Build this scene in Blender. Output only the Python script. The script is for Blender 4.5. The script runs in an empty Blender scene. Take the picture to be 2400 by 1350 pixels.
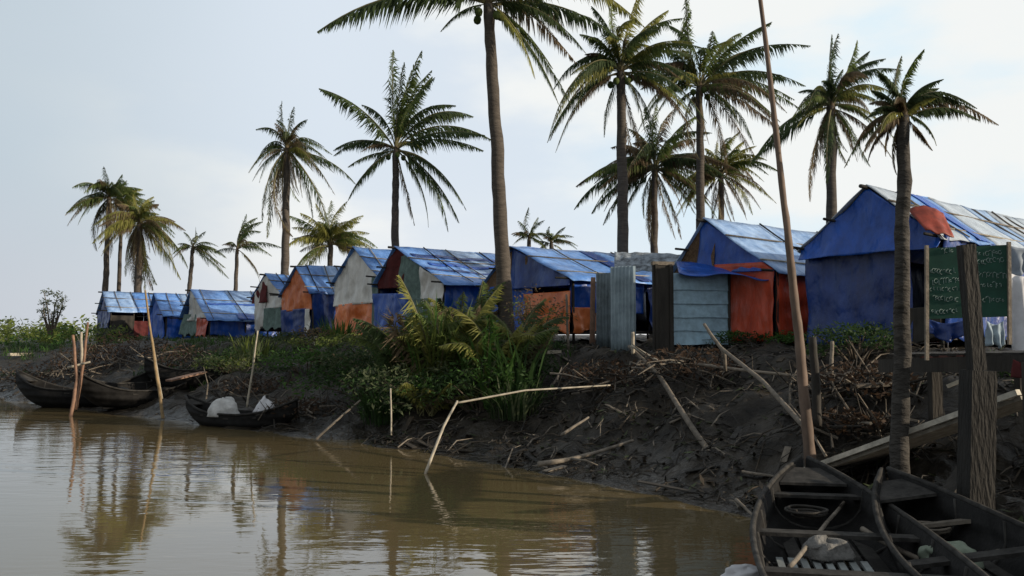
import bpy, math, random
import numpy as np
from mathutils import Vector, noise
R = math.radians
random.seed(7)
S = bpy.context.scene
COL = S.collection

# ------------------------------------------------------------------ camera
F = 2078.0           # focal length in photo pixels (photo 2400 x 1350)
EYE = 2.2            # eye above the water
TILT = math.atan(110 / F)
cam = bpy.data.cameras.new('camera')
cam_o = bpy.data.objects.new('camera', cam); COL.objects.link(cam_o)
cam.sensor_width = 36; cam.lens = 36 * F / 2400
cam.clip_start = 0.1; cam.clip_end = 6000
cam_o.location = (0, 0, EYE); cam_o.rotation_euler = (math.pi/2 + TILT, 0, 0)
S.camera = cam_o

def pt(px, py, d):
    """world point seen at photo pixel (px, py) at ground distance y = d"""
    u = (px - 1200) / F; v = (675 - py) / F
    c, s = math.cos(TILT), math.sin(TILT)
    y = c - v*s; z = s + v*c
    k = d / y
    return Vector((u*k, d, EYE + z*k))

# ------------------------------------------------------------------ light
SUN_EL, SUN_AZ = R(16), R(108)     # azimuth from +y towards +x
w = bpy.data.worlds.new('World'); S.world = w; w.use_nodes = True
N, L = w.node_tree.nodes, w.node_tree.links
N.clear()
def node(t, tree=None, **k):
    n = (tree or w.node_tree).nodes.new(t)
    for a, b in k.items(): setattr(n, a, b)
    return n
out = node('ShaderNodeOutputWorld'); bg = node('ShaderNodeBackground')
sky = node('ShaderNodeTexSky', sky_type='NISHITA', sun_disc=False)
sky.sun_elevation = SUN_EL; sky.sun_rotation = SUN_AZ; sky.air_density = 1.3; sky.dust_density = 1.5
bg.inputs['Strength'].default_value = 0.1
tc = node('ShaderNodeTexCoord'); sep = node('ShaderNodeSeparateXYZ')
L.new(tc.outputs['Generated'], sep.inputs[0])
def mth(op, a, b=None, c=None, clamp=False):
    n = node('ShaderNodeMath', operation=op, use_clamp=clamp)
    for i, v in enumerate((a, b, c)):
        if v is None: continue
        if isinstance(v, (int, float)): n.inputs[i].default_value = v
        else: L.new(v, n.inputs[i])
    return n.outputs[0]
def rng(v, a, b, c=0.0, d=1.0):
    n = node('ShaderNodeMapRange', interpolation_type='SMOOTHSTEP')
    L.new(v, n.inputs[0])
    for i, x in enumerate((a, b, c, d)): n.inputs[i+1].default_value = x
    return n.outputs[0]
def mixc(f, a, b):
    n = node('ShaderNodeMix', data_type='RGBA')
    if isinstance(f, (int, float)): n.inputs[0].default_value = f
    else: L.new(f, n.inputs[0])
    for i, v in ((6, a), (7, b)):
        if isinstance(v, tuple): n.inputs[i].default_value = (*v, 1)
        else: L.new(v, n.inputs[i])
    return n.outputs[2]
mp = node('ShaderNodeMapping'); mp.inputs['Scale'].default_value = (1.0, 1.0, 2.6); mp.inputs['Location'].default_value = (0.35, 0.1, 0.2)
L.new(tc.outputs['Generated'], mp.inputs[0])
nz = node('ShaderNodeTexNoise'); nz.inputs['Scale'].default_value = 2.6; nz.inputs['Detail'].default_value = 6; nz.inputs['Roughness'].default_value = .5
L.new(mp.outputs[0], nz.inputs[0])
nz2 = node('ShaderNodeTexNoise'); nz2.inputs['Scale'].default_value = 1.3; nz2.inputs['Detail'].default_value = 4
mp2 = node('ShaderNodeMapping'); mp2.inputs['Location'].default_value = (3.1, 1.7, 0.4); mp2.inputs['Scale'].default_value = (1, 1, 1.8)
L.new(tc.outputs['Generated'], mp2.inputs[0]); L.new(mp2.outputs[0], nz2.inputs[0])
side = rng(sep.outputs['X'], -.52, -.18)                      # grey cloud bank on the left, thin bright cloud to the right
greyc = mixc(rng(nz2.outputs['Fac'], .35, .65), (4.5, 5.6, 6.4), (5.6, 6.45, 7.15))
brightc = mixc(rng(nz.outputs['Fac'], .42, .58), mixc(rng(sep.outputs['X'], -.02, .3), (7.2, 8.0, 8.9), (6.9, 8.8, 10.0)), (9.2, 9.4, 9.3))
cl = mixc(side, greyc, brightc)
low = rng(sep.outputs['Z'], .0, .2, 1, 0)                     # paler toward the horizon
cl = mixc(mth('MULTIPLY', low, .55), cl, mixc(side, (6.0, 6.0, 6.5), (9.3, 9.2, 9.0)))
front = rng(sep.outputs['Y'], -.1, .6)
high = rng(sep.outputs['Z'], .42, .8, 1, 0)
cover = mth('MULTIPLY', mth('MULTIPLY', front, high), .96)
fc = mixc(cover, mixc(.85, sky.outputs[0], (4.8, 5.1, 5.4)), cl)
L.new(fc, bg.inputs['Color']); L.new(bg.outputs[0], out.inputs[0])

sl = bpy.data.lights.new('sun', 'SUN'); sl.energy = 4.8; sl.angle = R(.6); sl.color = (1, .86, .68)
so = bpy.data.objects.new('sun', sl); COL.objects.link(so)
sd = Vector((math.sin(SUN_AZ)*math.cos(SUN_EL), math.cos(SUN_AZ)*math.cos(SUN_EL), math.sin(SUN_EL)))
so.rotation_euler = sd.to_track_quat('Z', 'Y').to_euler()
S.view_settings.view_transform = 'Standard'; S.view_settings.look = 'None'
S.view_settings.exposure = 0.0; S.view_settings.gamma = 1.0
S.cycles.max_bounces = 6; S.cycles.transparent_max_bounces = 6

# ------------------------------------------------------------------ materials
MATS = {}
def mat(name, col, rough=.7, var=.35, scale=6.0, bump=.0, bscale=30.0, spec=.35, trans=0.0, col2=None, stretch=(1,1,1), coord='Object', metal=0.0, detail=5, wave=0, stain=0):
    if name in MATS: return MATS[name]
    m = bpy.data.materials.new(name); m.use_nodes = True
    nt = m.node_tree; b = nt.nodes['Principled BSDF']; o = nt.nodes['Material Output']
    b.inputs['Roughness'].default_value = rough; b.inputs['Specular IOR Level'].default_value = spec; b.inputs['Metallic'].default_value = metal
    t = nt.nodes.new('ShaderNodeTexCoord'); mpn = nt.nodes.new('ShaderNodeMapping'); mpn.inputs['Scale'].default_value = stretch
    nt.links.new(t.outputs[coord], mpn.inputs[0])
    n = nt.nodes.new('ShaderNodeTexNoise'); n.inputs['Scale'].default_value = scale; n.inputs['Detail'].default_value = detail; n.inputs['Roughness'].default_value = .62
    nt.links.new(mpn.outputs[0], n.inputs[0])
    r = nt.nodes.new('ShaderNodeValToRGB'); r.color_ramp.elements[0].position = .32; r.color_ramp.elements[1].position = .7
    c2 = col2 or tuple(min(1, c*(1+var)) for c in col)
    r.color_ramp.elements[0].color = (*[c*(1-var) for c in col], 1); r.color_ramp.elements[1].color = (*c2, 1)
    nt.links.new(n.outputs['Fac'], r.inputs[0])
    if stain:
        ns = nt.nodes.new('ShaderNodeTexNoise'); ns.inputs['Scale'].default_value = 1.7; ns.inputs['Detail'].default_value = 8; ns.inputs['Roughness'].default_value = .75
        ms = nt.nodes.new('ShaderNodeMapping'); ms.inputs['Scale'].default_value = (1.6,1.6,.5); ms.inputs['Location'].default_value = (4,7,1)
        nt.links.new(t.outputs[coord], ms.inputs[0]); nt.links.new(ms.outputs[0], ns.inputs[0])
        rs_ = nt.nodes.new('ShaderNodeMapRange'); rs_.inputs[1].default_value = .53; rs_.inputs[2].default_value = .72; rs_.inputs[4].default_value = stain
        nt.links.new(ns.outputs['Fac'], rs_.inputs[0])
        mxs = nt.nodes.new('ShaderNodeMix'); mxs.data_type = 'RGBA'; mxs.inputs[7].default_value = (.11,.095,.075,1)
        nt.links.new(rs_.outputs[0], mxs.inputs[0]); nt.links.new(r.outputs[0], mxs.inputs[6]); rcol = mxs.outputs[2]
    else: rcol = r.outputs[0]
    oi = nt.nodes.new('ShaderNodeObjectInfo'); hs = nt.nodes.new('ShaderNodeHueSaturation')
    mr = nt.nodes.new('ShaderNodeMapRange'); mr.inputs[3].default_value = .85; mr.inputs[4].default_value = 1.15
    nt.links.new(oi.outputs['Random'], mr.inputs[0]); nt.links.new(mr.outputs[0], hs.inputs['Value'])
    nt.links.new(rcol, hs.inputs['Color']); nt.links.new(hs.outputs[0], b.inputs['Base Color'])
    if bump:
        n2 = nt.nodes.new('ShaderNodeTexNoise'); n2.inputs['Scale'].default_value = bscale; n2.inputs['Detail'].default_value = 5
        nt.links.new(mpn.outputs[0], n2.inputs[0])
        bp = nt.nodes.new('ShaderNodeBump'); bp.inputs['Strength'].default_value = min(1, bump); bp.inputs['Distance'].default_value = .05*bump
        nt.links.new(n2.outputs['Fac'], bp.inputs['Height']); nt.links.new(bp.outputs[0], b.inputs['Normal'])
    if wave:
        wv = nt.nodes.new('ShaderNodeTexWave'); wv.bands_direction = 'Z'; wv.inputs['Scale'].default_value = wave/6.283; wv.inputs['Distortion'].default_value = 1.2; wv.inputs['Detail Scale'].default_value = .4
        nt.links.new(t.outputs['Object'], wv.inputs[0]); b2 = nt.nodes.new('ShaderNodeBump'); b2.inputs['Distance'].default_value = .03; b2.inputs['Strength'].default_value = .8
        nt.links.new(wv.outputs['Fac'], b2.inputs['Height']); nt.links.new(b2.outputs[0], b.inputs['Normal'])
        if bump: nt.links.new(bp.outputs[0], b2.inputs['Normal'])
    if trans:
        tr = nt.nodes.new('ShaderNodeBsdfTranslucent'); nt.links.new(hs.outputs[0], tr.inputs['Color'])
        mx = nt.nodes.new('ShaderNodeMixShader'); mx.inputs[0].default_value = trans
        nt.links.new(b.outputs[0], mx.inputs[1]); nt.links.new(tr.outputs[0], mx.inputs[2]); nt.links.new(mx.outputs[0], o.inputs['Surface'])
    MATS[name] = m
    return m
tarp = dict(rough=.36, spec=.55, bump=1.6, bscale=3.2, scale=2.6, trans=.12, stretch=(1,1,.45), stain=.5)
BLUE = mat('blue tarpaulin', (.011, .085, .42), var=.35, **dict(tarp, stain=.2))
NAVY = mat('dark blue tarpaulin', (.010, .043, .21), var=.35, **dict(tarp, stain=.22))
ROOFB = mat('faded blue tarpaulin', (.075, .24, .68), var=.3, col2=(.20,.40,.82), **tarp)
ROOFP = mat('pale blue tarpaulin', (.20, .38, .74), var=.3, col2=(.40,.57,.84), **tarp)
ROOFG = mat('pale grey tarpaulin', (.42, .48, .55), var=.25, **tarp)
ORANGE = mat('orange tarpaulin', (.74, .15, .03), var=.3, col2=(.85,.26,.08), **dict(tarp, stain=.22))
RUST = mat('red orange tarpaulin', (.50, .06, .018), var=.35, **dict(tarp, stain=.3))
GREYT = mat('grey tarpaulin', (.64, .62, .57), var=.2, **dict(tarp, stain=.3))
MAROON = mat('maroon cloth', (.10, .02, .02), var=.3, rough=.9, trans=.1)
TEAL = mat('grey green cloth', (.13, .19, .17), var=.3, rough=.9, trans=.1)
WHITEC = mat('white cloth', (.66, .66, .68), var=.12, rough=.85, trans=.15)
TIN = mat('corrugated sheet', (.28, .37, .42), var=.3, rough=.45, spec=.6, scale=3, col2=(.38,.48,.53))
DARKW = mat('weathered dark timber', (.034, .03, .025), var=.45, rough=.8, scale=5, stretch=(1,1,.2), bump=.5)
WOOD = mat('grey driftwood', (.17, .145, .115), var=.4, rough=.8, scale=9, bump=.4)
PALEW = mat('bleached bamboo', (.36, .32, .25), var=.3, rough=.7, scale=8, bump=.2)
REDW = mat('reddish bamboo', (.20, .115, .075), var=.35, rough=.65, scale=7, bump=.2)
THATCH = mat('woven palm thatch', (.15, .095, .055), var=.5, rough=.95, scale=22, bump=.7, bscale=40)
HULL = mat('tarred boat hull', (.011, .0105, .010), var=.5, rough=.75, scale=6, bump=.4, spec=.15, wave=9)
GUNW = mat('worn boat timber', (.036, .034, .031), var=.6, rough=.8, spec=.2, scale=8, bump=.3)
TRUNK = mat('palm bark', (.085, .072, .06), var=.35, rough=.9, scale=4, stretch=(1,1,6), bump=.7, bscale=9)
MUD = None
leafk = dict(rough=.6, spec=.2, trans=.45, scale=3)
FR_D = mat('dark palm leaflets', (.066, .098, .038), var=.4, **leafk)
FR_G = mat('green palm leaflets', (.11, .15, .042), var=.4, **leafk)
FR_Y = mat('yellow green palm leaflets', (.25, .25, .065), var=.35, **leafk)
FR_B = mat('dry palm leaflets', (.15, .11, .065), var=.4, **leafk)
RACH = mat('palm midrib', (.12, .11, .05), var=.3, rough=.6)
LEAF1 = mat('dark green leaves', (.036, .07, .022), var=.5, **leafk)
LEAF2 = mat('fresh green leaves', (.06, .13, .028), var=.4, **leafk)
LEAF3 = mat('yellow green leaves', (.15, .19, .045), var=.35, **leafk)
LEAF4 = mat('grey green leaves', (.09, .11, .055), var=.4, **leafk)
BARK = mat('shrub bark', (.09, .07, .05), var=.4, rough=.9)
BOARD = mat('green chalkboard', (.014, .062, .042), var=.3, rough=.75, scale=4)
CHALK = mat('chalk', (.21, .28, .26), var=.3, rough=.95, scale=30)
SACK = mat('woven sack', (.50, .50, .49), var=.2, rough=.85, scale=9, bump=.4)
GREENC = mat('pale green sheet', (.21, .25, .19), var=.25, rough=.7, scale=4)

# ------------------------------------------------------------------ mesh helpers
class MB:
    def __init__(self): self.v = []; self.f = []; self.m = []
    def add(self, vs, fs, mi=0):
        o = len(self.v); self.v += [tuple(p) for p in vs]
        self.f += [tuple(i+o for i in f) for f in fs]; self.m += [mi]*len(fs)
    def box(self, c, s, rz=0, mi=0, tilt=None):
        from mathutils import Matrix
        M = Matrix.Rotation(rz, 3, 'Z')
        if tilt is not None: M = M @ tilt
        vs = [Vector(c) + M @ Vector((x*s[0]/2, y*s[1]/2, z*s[2]/2)) for x in (-1,1) for y in (-1,1) for z in (-1,1)]
        self.add(vs, [(0,1,3,2),(4,6,7,5),(0,4,5,1),(2,3,7,6),(0,2,6,4),(1,5,7,3)], mi)
    def tube(self, pts, rad, n=7, mi=0, cap=True):
        pts = [Vector(p) for p in pts]; k = len(pts)
        if not hasattr(rad, '__len__'): rad = [rad]*k
        up = Vector((.31, .17, .93)); vs = []
        for i, p in enumerate(pts):
            t = (pts[min(i+1,k-1)] - pts[max(i-1,0)]).normalized()
            a = t.cross(up)
            if a.length < 1e-3: a = t.cross(Vector((1,0,0)))
            a.normalize(); b = t.cross(a)
            for j in range(n):
                q = 2*math.pi*j/n
                vs.append(p + (a*math.cos(q) + b*math.sin(q))*rad[i])
        fs = [(i*n+j, i*n+(j+1)%n, (i+1)*n+(j+1)%n, (i+1)*n+j) for i in range(k-1) for j in range(n)]
        if cap: fs += [tuple(range(n-1,-1,-1)), tuple((k-1)*n+j for j in range(n))]
        self.add(vs, fs, mi)
    def beam(self, a, b, wd, th, mi=0):
        """rectangular bar from a to b, width wd (horizontal), thickness th"""
        a, b = Vector(a), Vector(b); t = (b-a).normalized()
        s = t.cross(Vector((0,0,1)))
        if s.length < 1e-3: s = Vector((1,0,0))
        s.normalize(); u = s.cross(t)
        vs = [p + s*x*wd/2 + u*z*th/2 for p in (a,b) for x,z in ((-1,-1),(1,-1),(1,1),(-1,1))]
        self.add(vs, [(3,2,1,0),(4,5,6,7),(0,1,5,4),(1,2,6,5),(2,3,7,6),(3,0,4,7)], mi)
    def slab(self, fn, nu, nv, th, mi=0):
        """sheet fn(u,v) -> point, given a real thickness"""
        P = [[Vector(fn(i/nu, j/nv)) for j in range(nv+1)] for i in range(nu+1)]
        vs = []; 
        for i in range(nu+1):
            for j in range(nv+1):
                du = P[min(i+1,nu)][j]-P[max(i-1,0)][j]; dv = P[i][min(j+1,nv)]-P[i][max(j-1,0)]
                n = du.cross(dv); n = n.normalized() if n.length > 1e-9 else Vector((0,0,1))
                vs += [P[i][j]+n*th/2, P[i][j]-n*th/2]
        id_ = lambda i,j,s: (i*(nv+1)+j)*2+s
        fs = []
        for i in range(nu):
            for j in range(nv):
                fs.append((id_(i,j,0),id_(i+1,j,0),id_(i+1,j+1,0),id_(i,j+1,0)))
                fs.append((id_(i,j,1),id_(i,j+1,1),id_(i+1,j+1,1),id_(i+1,j,1)))
        for i in range(nu):
            fs.append((id_(i,0,0),id_(i,0,1),id_(i+1,0,1),id_(i+1,0,0))); fs.append((id_(i,nv,0),id_(i+1,nv,0),id_(i+1,nv,1),id_(i,nv,1)))
        for j in range(nv):
            fs.append((id_(0,j,0),id_(0,j+1,0),id_(0,j+1,1),id_(0,j,1))); fs.append((id_(nu,j,0),id_(nu,j,1),id_(nu,j+1,1),id_(nu,j+1,0)))
        self.add(vs, fs, mi)
    def build(self, name, mats, parent=None, smooth=False):
        if not isinstance(mats, (list, tuple)): mats = [mats]
        me = bpy.data.meshes.new(name); me.from_pydata(self.v, [], self.f)
        for m in mats: me.materials.append(m)
        if len(mats) > 1: me.polygons.foreach_set('material_index', self.m)
        if smooth: me.polygons.foreach_set('use_smooth', [True]*len(me.polygons))
        me.update()
        o = bpy.data.objects.new(name, me); COL.objects.link(o)
        if parent: o.parent = parent
        return o
def tag(o, label=None, cat=None, group=None, kind=None):
    for k, v in (('label',label),('category',cat),('group',group),('kind',kind)):
        if v: o[k] = v
    return o
def empty(name, loc, rz=0, label=None, cat=None, group=None):
    o = bpy.data.objects.new(name, None); COL.objects.link(o); o.empty_display_size = .2
    o.location = loc; o.rotation_euler = (0,0,rz)
    return tag(o, label, cat, group)
def copy_tree(o, parent=None):
    c = o.copy(); COL.objects.link(c)
    if parent: c.parent = parent
    for ch in list(o.children): copy_tree(ch, c)
    return c
rnd = random.uniform
def nz3(x, y, z=0.0): return noise.noise(Vector((x, y, z)))

# ------------------------------------------------------------------ terrain and water
SHORE = np.array([(-3000,420),(-400,110),(-90,52),(-45,42),(-30,37),(-19.5,32.5),(-15.5,28.6),(-10,23.8),(-5.8,20.4),(-1.6,16.7),(1.3,13.3),(2.75,11.1),(3.7,9.4),(4.3,7),(4.7,3),(5.2,-10),(8,-60),(60,-3000)], float)
def shore_dist(X, Y):
    X = np.asarray(X, float); Y = np.asarray(Y, float)
    best = np.full(X.shape, 1e12); sg = np.ones(X.shape)
    for (x0,y0),(x1,y1) in zip(SHORE[:-1], SHORE[1:]):
        dx, dy = x1-x0, y1-y0; l2 = dx*dx+dy*dy
        t = np.clip(((X-x0)*dx+(Y-y0)*dy)/l2, 0, 1)
        qx, qy = X-(x0+t*dx), Y-(y0+t*dy); d2 = qx*qx+qy*qy
        cr = dx*qy-dy*qx
        m = d2 < best - 1e-9
        best = np.where(m, d2, best); sg = np.where(m, np.where(cr >= 0, 1.0, -1.0), sg)
    return np.sqrt(best)*sg
def profile(D, X):
    top = np.where(X < -17, 1.62, 1.85)
    t = np.clip(D/6.0, 0, 1)
    up = top*(.55*t + .45*t*t*(3-2*t))
    up = up + np.clip((D-6.6)*.012, 0, .25)
    return np.where(D < 0, np.maximum(-1.6, D*.3), up)
def lumps(x, y, d):
    a = min(1, max(0, (d+.3)/1.2)); far = max(0, min(1, (70-abs(y))/30))
    return a*far*(.24*nz3(x*.8, y*.8, 3.1) + .16*nz3(x*2.1, y*2.1, 9.7) + .085*nz3(x*5, y*5, 1.7))
def zt(x, y):
    d = float(shore_dist(np.array([x]), np.array([y]))[0])
    return float(profile(np.array([d]), np.array([x]))[0]) + lumps(x, y, d)
def axis(lo, hi, step, far):
    a = list(np.arange(lo, hi+1e-6, step)); s = step
    while a[-1] < far: s *= 1.45; a.append(a[-1]+s)
    s = step
    while a[0] > -far: s *= 1.45; a.insert(0, a[0]-s)
    return np.array(a)
gx, gy = axis(-20, 8, .125, 3000), axis(7, 34, .125, 3000)
GX, GY = np.meshgrid(gx, gy, indexing='ij')
D = shore_dist(GX, GY); Z = profile(D, GX)
vs = []
for i in range(len(gx)):
    for j in range(len(gy)):
        x, y = gx[i], gy[j]
        z = Z[i,j] + (lumps(x, y, D[i,j]) if -80 < x < 60 and 0 < y < 100 else 0)
        vs.append((x, y, z))
ny = len(gy)
fs = [(i*ny+j, (i+1)*ny+j, (i+1)*ny+j+1, i*ny+j+1) for i in range(len(gx)-1) for j in range(ny-1)]
me = bpy.data.meshes.new('river_bank'); me.from_pydata(vs, [], fs)
me.polygons.foreach_set('use_smooth', [True]*len(me.polygons))
mud = mat('wet river mud', (.017, .0145, .011), var=.55, rough=.5, scale=2.2, bump=1.8, bscale=6, spec=.25, col2=(.042,.035,.026))
me.materials.append(mud)
mn = mud.node_tree; gg = mn.nodes.new('ShaderNodeNewGeometry'); sx = mn.nodes.new('ShaderNodeSeparateXYZ'); mq = mn.nodes.new('ShaderNodeMapRange')
mq.inputs[1].default_value = .05; mq.inputs[2].default_value = .55; mq.inputs[3].default_value = .22; mq.inputs[4].default_value = .6
mn.links.new(gg.outputs['Position'], sx.inputs[0]); mn.links.new(sx.outputs['Z'], mq.inputs[0]); mn.links.new(mq.outputs[0], mn.nodes['Principled BSDF'].inputs['Roughness'])
bank = bpy.data.objects.new('river_bank', me); COL.objects.link(bank); bank['kind'] = 'structure'

m = bpy.data.materials.new('muddy river water'); m.use_nodes = True
nt = m.node_tree; b = nt.nodes['Principled BSDF']
b.inputs['Base Color'].default_value = (.13, .10, .05, 1); b.inputs['Roughness'].default_value = .03; b.inputs['IOR'].default_value = 1.85
t = nt.nodes.new('ShaderNodeTexCoord'); hs = []
for sc, st, amp in ((1.0, (.7,2.2,1), 1.0), (4.2, (.7,2.0,1), .35)):
    q = nt.nodes.new('ShaderNodeMapping'); q.inputs['Scale'].default_value = st; nt.links.new(t.outputs['Object'], q.inputs[0])
    n = nt.nodes.new('ShaderNodeTexNoise'); n.inputs['Scale'].default_value = sc; n.inputs['Detail'].default_value = 2; n.inputs['Distortion'].default_value = .4
    nt.links.new(q.outputs[0], n.inputs[0])
    mm = nt.nodes.new('ShaderNodeMath'); mm.operation = 'MULTIPLY'; mm.inputs[1].default_value = amp; nt.links.new(n.outputs['Fac'], mm.inputs[0]); hs.append(mm)
ad = nt.nodes.new('ShaderNodeMath'); nt.links.new(hs[0].outputs[0], ad.inputs[0]); nt.links.new(hs[1].outputs[0], ad.inputs[1])
n = nt.nodes.new('ShaderNodeTexNoise'); n.inputs['Scale'].default_value = .16; nt.links.new(t.outputs['Object'], n.inputs[0])
rr = nt.nodes.new('ShaderNodeMapRange'); rr.inputs[1].default_value = .4; rr.inputs[2].default_value = .65; rr.inputs[3].default_value = .002; rr.inputs[4].default_value = .013
nt.links.new(n.outputs['Fac'], rr.inputs[0])
bp = nt.nodes.new('ShaderNodeBump'); bp.inputs['Strength'].default_value = 1.0
nt.links.new(rr.outputs[0], bp.inputs['Distance']); nt.links.new(ad.outputs[0], bp.inputs['Height']); nt.links.new(bp.outputs[0], b.inputs['Normal'])
wm = MB(); wm.add([(-3000,-3000,0),(3000,-3000,0),(3000,3000,0),(-3000,3000,0)], [(0,1,2,3)])
wo = wm.build('river_water', m); wo['kind'] = 'structure'

# ------------------------------------------------------------------ huts
def fold(x, y, s): return .11*(.3-abs(nz3(x*1.1+y*.5+s, y*.7-x*.35, s+9))) + .06*(.3-abs(nz3(x*3+s, y*1.2, s+2))) + .04*math.sin(x*7+2*nz3(x,y,s)+s)*nz3(x*.8, y*.6, s+4) + .09*nz3(x*1.3+s, y*1.1, s) + .035*nz3(x*4+s, y*.7, s*2.1) + .02*nz3(x*2+y*4, y*2.0-x, s)
def hut(label, d, a, peak, xl, xr, xe, eave_y, front, side, roof, rise_end=0.0, floor=None, sag=.05, over=.18, split=None, eave_l=None, strips=()):
    a = R(a); P = pt(*peak, d); r = Vector((math.cos(a), math.sin(a))); g = Vector((math.sin(a), -math.cos(a)))
    def solve(px, dr):
        k = (px-1200)/F; return (k*P.y - P.x)/(dr.x - k*dr.y)
    wl, wr, ln = -solve(xl, g), solve(xr, g), solve(xe, r)
    q = P.xy + g*wr
    ez = pt(xr, eave_y, q.y).z
    el = ez if eave_l is None else P.z - eave_l
    gz = zt(P.x, P.y)
    fz = gz + .30 if floor is None else floor
    seed = rnd(0, 50)
    t = empty('tarp_hut', (P.x, P.y, gz), a, label, 'hut', 'makeshift tarpaulin huts along the bank')
    t.rotation_euler = (R(rnd(-1.6,1.6)), R(rnd(-1.2,1.2)), a)
    O = gz
    rz, ezl, ezr, fl = P.z-O, el-O, ez-O, fz-O
    W = wl + wr
    def roofz(y):                            # gable outline
        return rz - (rz-ezl)*(y/wl) if y > 0 else rz - (rz-ezr)*(-y/wr)
    def zend(x): return rise_end*x/ln
    # roof slopes
    for sgn, wd, ze, mats_ in ((-1, wr, ezr, roof), (1, wl, ezl, roof)):
        wd2 = wd*1.08; 
        cuts = [0] + (split or []) + [1]
        for c in range(len(cuts)-1):
            u0, u1 = cuts[c], cuts[c+1]
            def fn(u, v, u0=u0, u1=u1, c=c):
                uu = u0 + (u1-u0)*u
                x = -over + (ln+2*over)*uu; y = sgn*wd2*v
                z = rz - (rz-ze)*1.08*v + zend(max(0,x)) + .03 + c*.006
                z += .05*nz3(x*.9+seed, v*2.2, seed+sgn) + .02*nz3(x*3.5, v*3, seed) - sag*math.sin(math.pi*v)*(.6+.4*math.sin(x*4.1+seed))
                if v > .93: z -= .05 + .05*nz3(x*2.2, seed, 1)
                return (x, y, z)
            mb = MB(); mb.slab(fn, max(6, int(ln*(u1-u0)*4)), 12, .018)
            rs = mb.build('roof_sheet', mats_[c % len(mats_)], t, True)
            if sgn < 0 and c == 0: rs0 = rs
    def rp(x, v, dz):                         # a point just above the right slope
        return (x, -wr*1.08*v, rz - (rz-ezr)*1.08*v + zend(max(0,x)) + dz + .05*nz3(x*.9+seed, v*2.2, seed-1) - sag*math.sin(math.pi*v)*(.6+.4*math.sin(x*4.1+seed)))
    for (u0, u1, v0, v1, mt) in strips:
        mb = MB(); mb.slab(lambda u, v: rp(-over+(ln+2*over)*(u0+(u1-u0)*u), v0+(v1-v0)*v + .012*nz3(u*6, v, u0), .062+.02*nz3(u*9, v*2, 3)), 40 if u1-u0 > .3 else 6, 20 if v1-v0 > .3 else 4, .012)
        mb.build('patch_strip', mt, t, True)
    for k in range(3):                        # poles weighing the sheets down
        x0 = ln*(k+rnd(.2,.8))/3; x1 = x0+rnd(-.25,.25)
        mb = MB(); mb.tube([rp(x0+(x1-x0)*q, .02+q*rnd(1.0,1.02)*.97, .085) for q in (0,.25,.5,.75,1)], [.022,.02,.02,.017,.014], 6)
        mb.build('weight_pole', random.choice((WOOD, DARKW, PALEW)), t, True)
    for k in range(2):                        # bamboo laid on the sheets
        v = (.35, .8)[k]
        z = rz - (rz-ezr)*1.08*v + .055
        mb = MB(); mb.tube([(-over*1.5, -wr*1.08*v, z), (ln/2, -wr*1.08*v-.01, z-sag*.7+zend(ln/2)), (ln+over, -wr*1.08*v, z+zend(ln))], .02, 6); mb.build('roof_batten', PALEW if k else WOOD, rs0, True)
    for yy, zz in ((wl*1.0, ezl-.0), (wl*.5, (rz+ezl)/2-.03), (-wr*.98, ezr)):
        mb = MB(); mb.tube([(-rnd(.35,.7), yy, zz-.03), (ln*.5, yy, zz-.05)], .028, 6); mb.build('purlin', DARKW, t, True)
    mb = MB(); mb.tube([(-.4, 0, rz-.02), (ln+.3, 0, rz-.02+zend(ln))], .04, 7); mb.build('ridge_pole', DARKW, t, True)
    # posts
    for (x, y) in ((.03, wl-.05), (.03, -wr+.05), (ln-.05, wl-.05), (ln-.05, -wr+.05), (.03, 0), (ln*.5, -wr+.05)):
        wx = P.xy + Vector((r.x*x - g.x*y, r.y*x - g.y*y))
        mb = MB(); mb.tube([(x, y, zt(*wx)-gz-.3), (x+rnd(-.02,.02), y, roofz(y)-.06)], .04, 7); mb.build('post', DARKW, t, True)
    # floor
    mb = MB(); mb.box((ln/2, (wl-wr)/2, fl+.0), (ln-.1, W-.1, .06)); mb.build('floor', DARKW, t)
    # gable and side sheets
    for i, (mt, t0, t1, v0, v1, *fl_) in enumerate(front):
        flare = fl_[0] if fl_ else rnd(0, .06)
        def fn(u, v, t0=t0, t1=t1, v0=v0, v1=v1, i=i, flare=flare):
            tt = t0+(t1-t0)*u; y = wl - tt*W
            zb = fl + v0*(ezr-fl); ztop = min(fl + v1*(ezr-fl), roofz(y)-.02)
            zb = min(zb, ztop-.01)
            z = zb + (ztop-zb)*v
            x = -.03 - .03*i + fold(y, z, seed+i) - flare*(1-v)**2*(1+.5*math.sin(y*5+seed)) - .03
            if v0 <= 0 and v < .08: z += .28*nz3(y*2.2, seed, i)
            return (x, y, z)
        mb = MB(); mb.slab(fn, 30, 22, .014)
        mb.build('gable_sheet' , mt, t, True)
    for i, (mt, t0, t1, v0, v1) in enumerate(side):
        def fn(u, v, t0=t0, t1=t1, v0=v0, v1=v1, i=i):
            x = ln*(t0+(t1-t0)*u); z = fl + (v0+(v1-v0)*v)*(ezr-fl) 
            if v0 <= 0 and v < .08: z += .28*nz3(x*2.2, seed, i)
            return (x, -wr+.02 - .03*i + 1.6*fold(x, z, seed+i+7), z)
        mb = MB(); mb.slab(fn, 34, 20, .014); mb.build('side_sheet', mt, t, True)
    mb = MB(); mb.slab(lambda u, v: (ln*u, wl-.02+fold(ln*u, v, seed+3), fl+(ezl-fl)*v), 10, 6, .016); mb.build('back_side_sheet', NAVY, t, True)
    mb = MB(); mb.slab(lambda u, v: (ln-.02+fold(u*W, v, seed+5), wl-W*u, fl+(max(.05, roofz(wl-W*u)-.02-fl))*v), 14, 6, .016); mb.build('end_sheet', NAVY, t, True)
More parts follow.
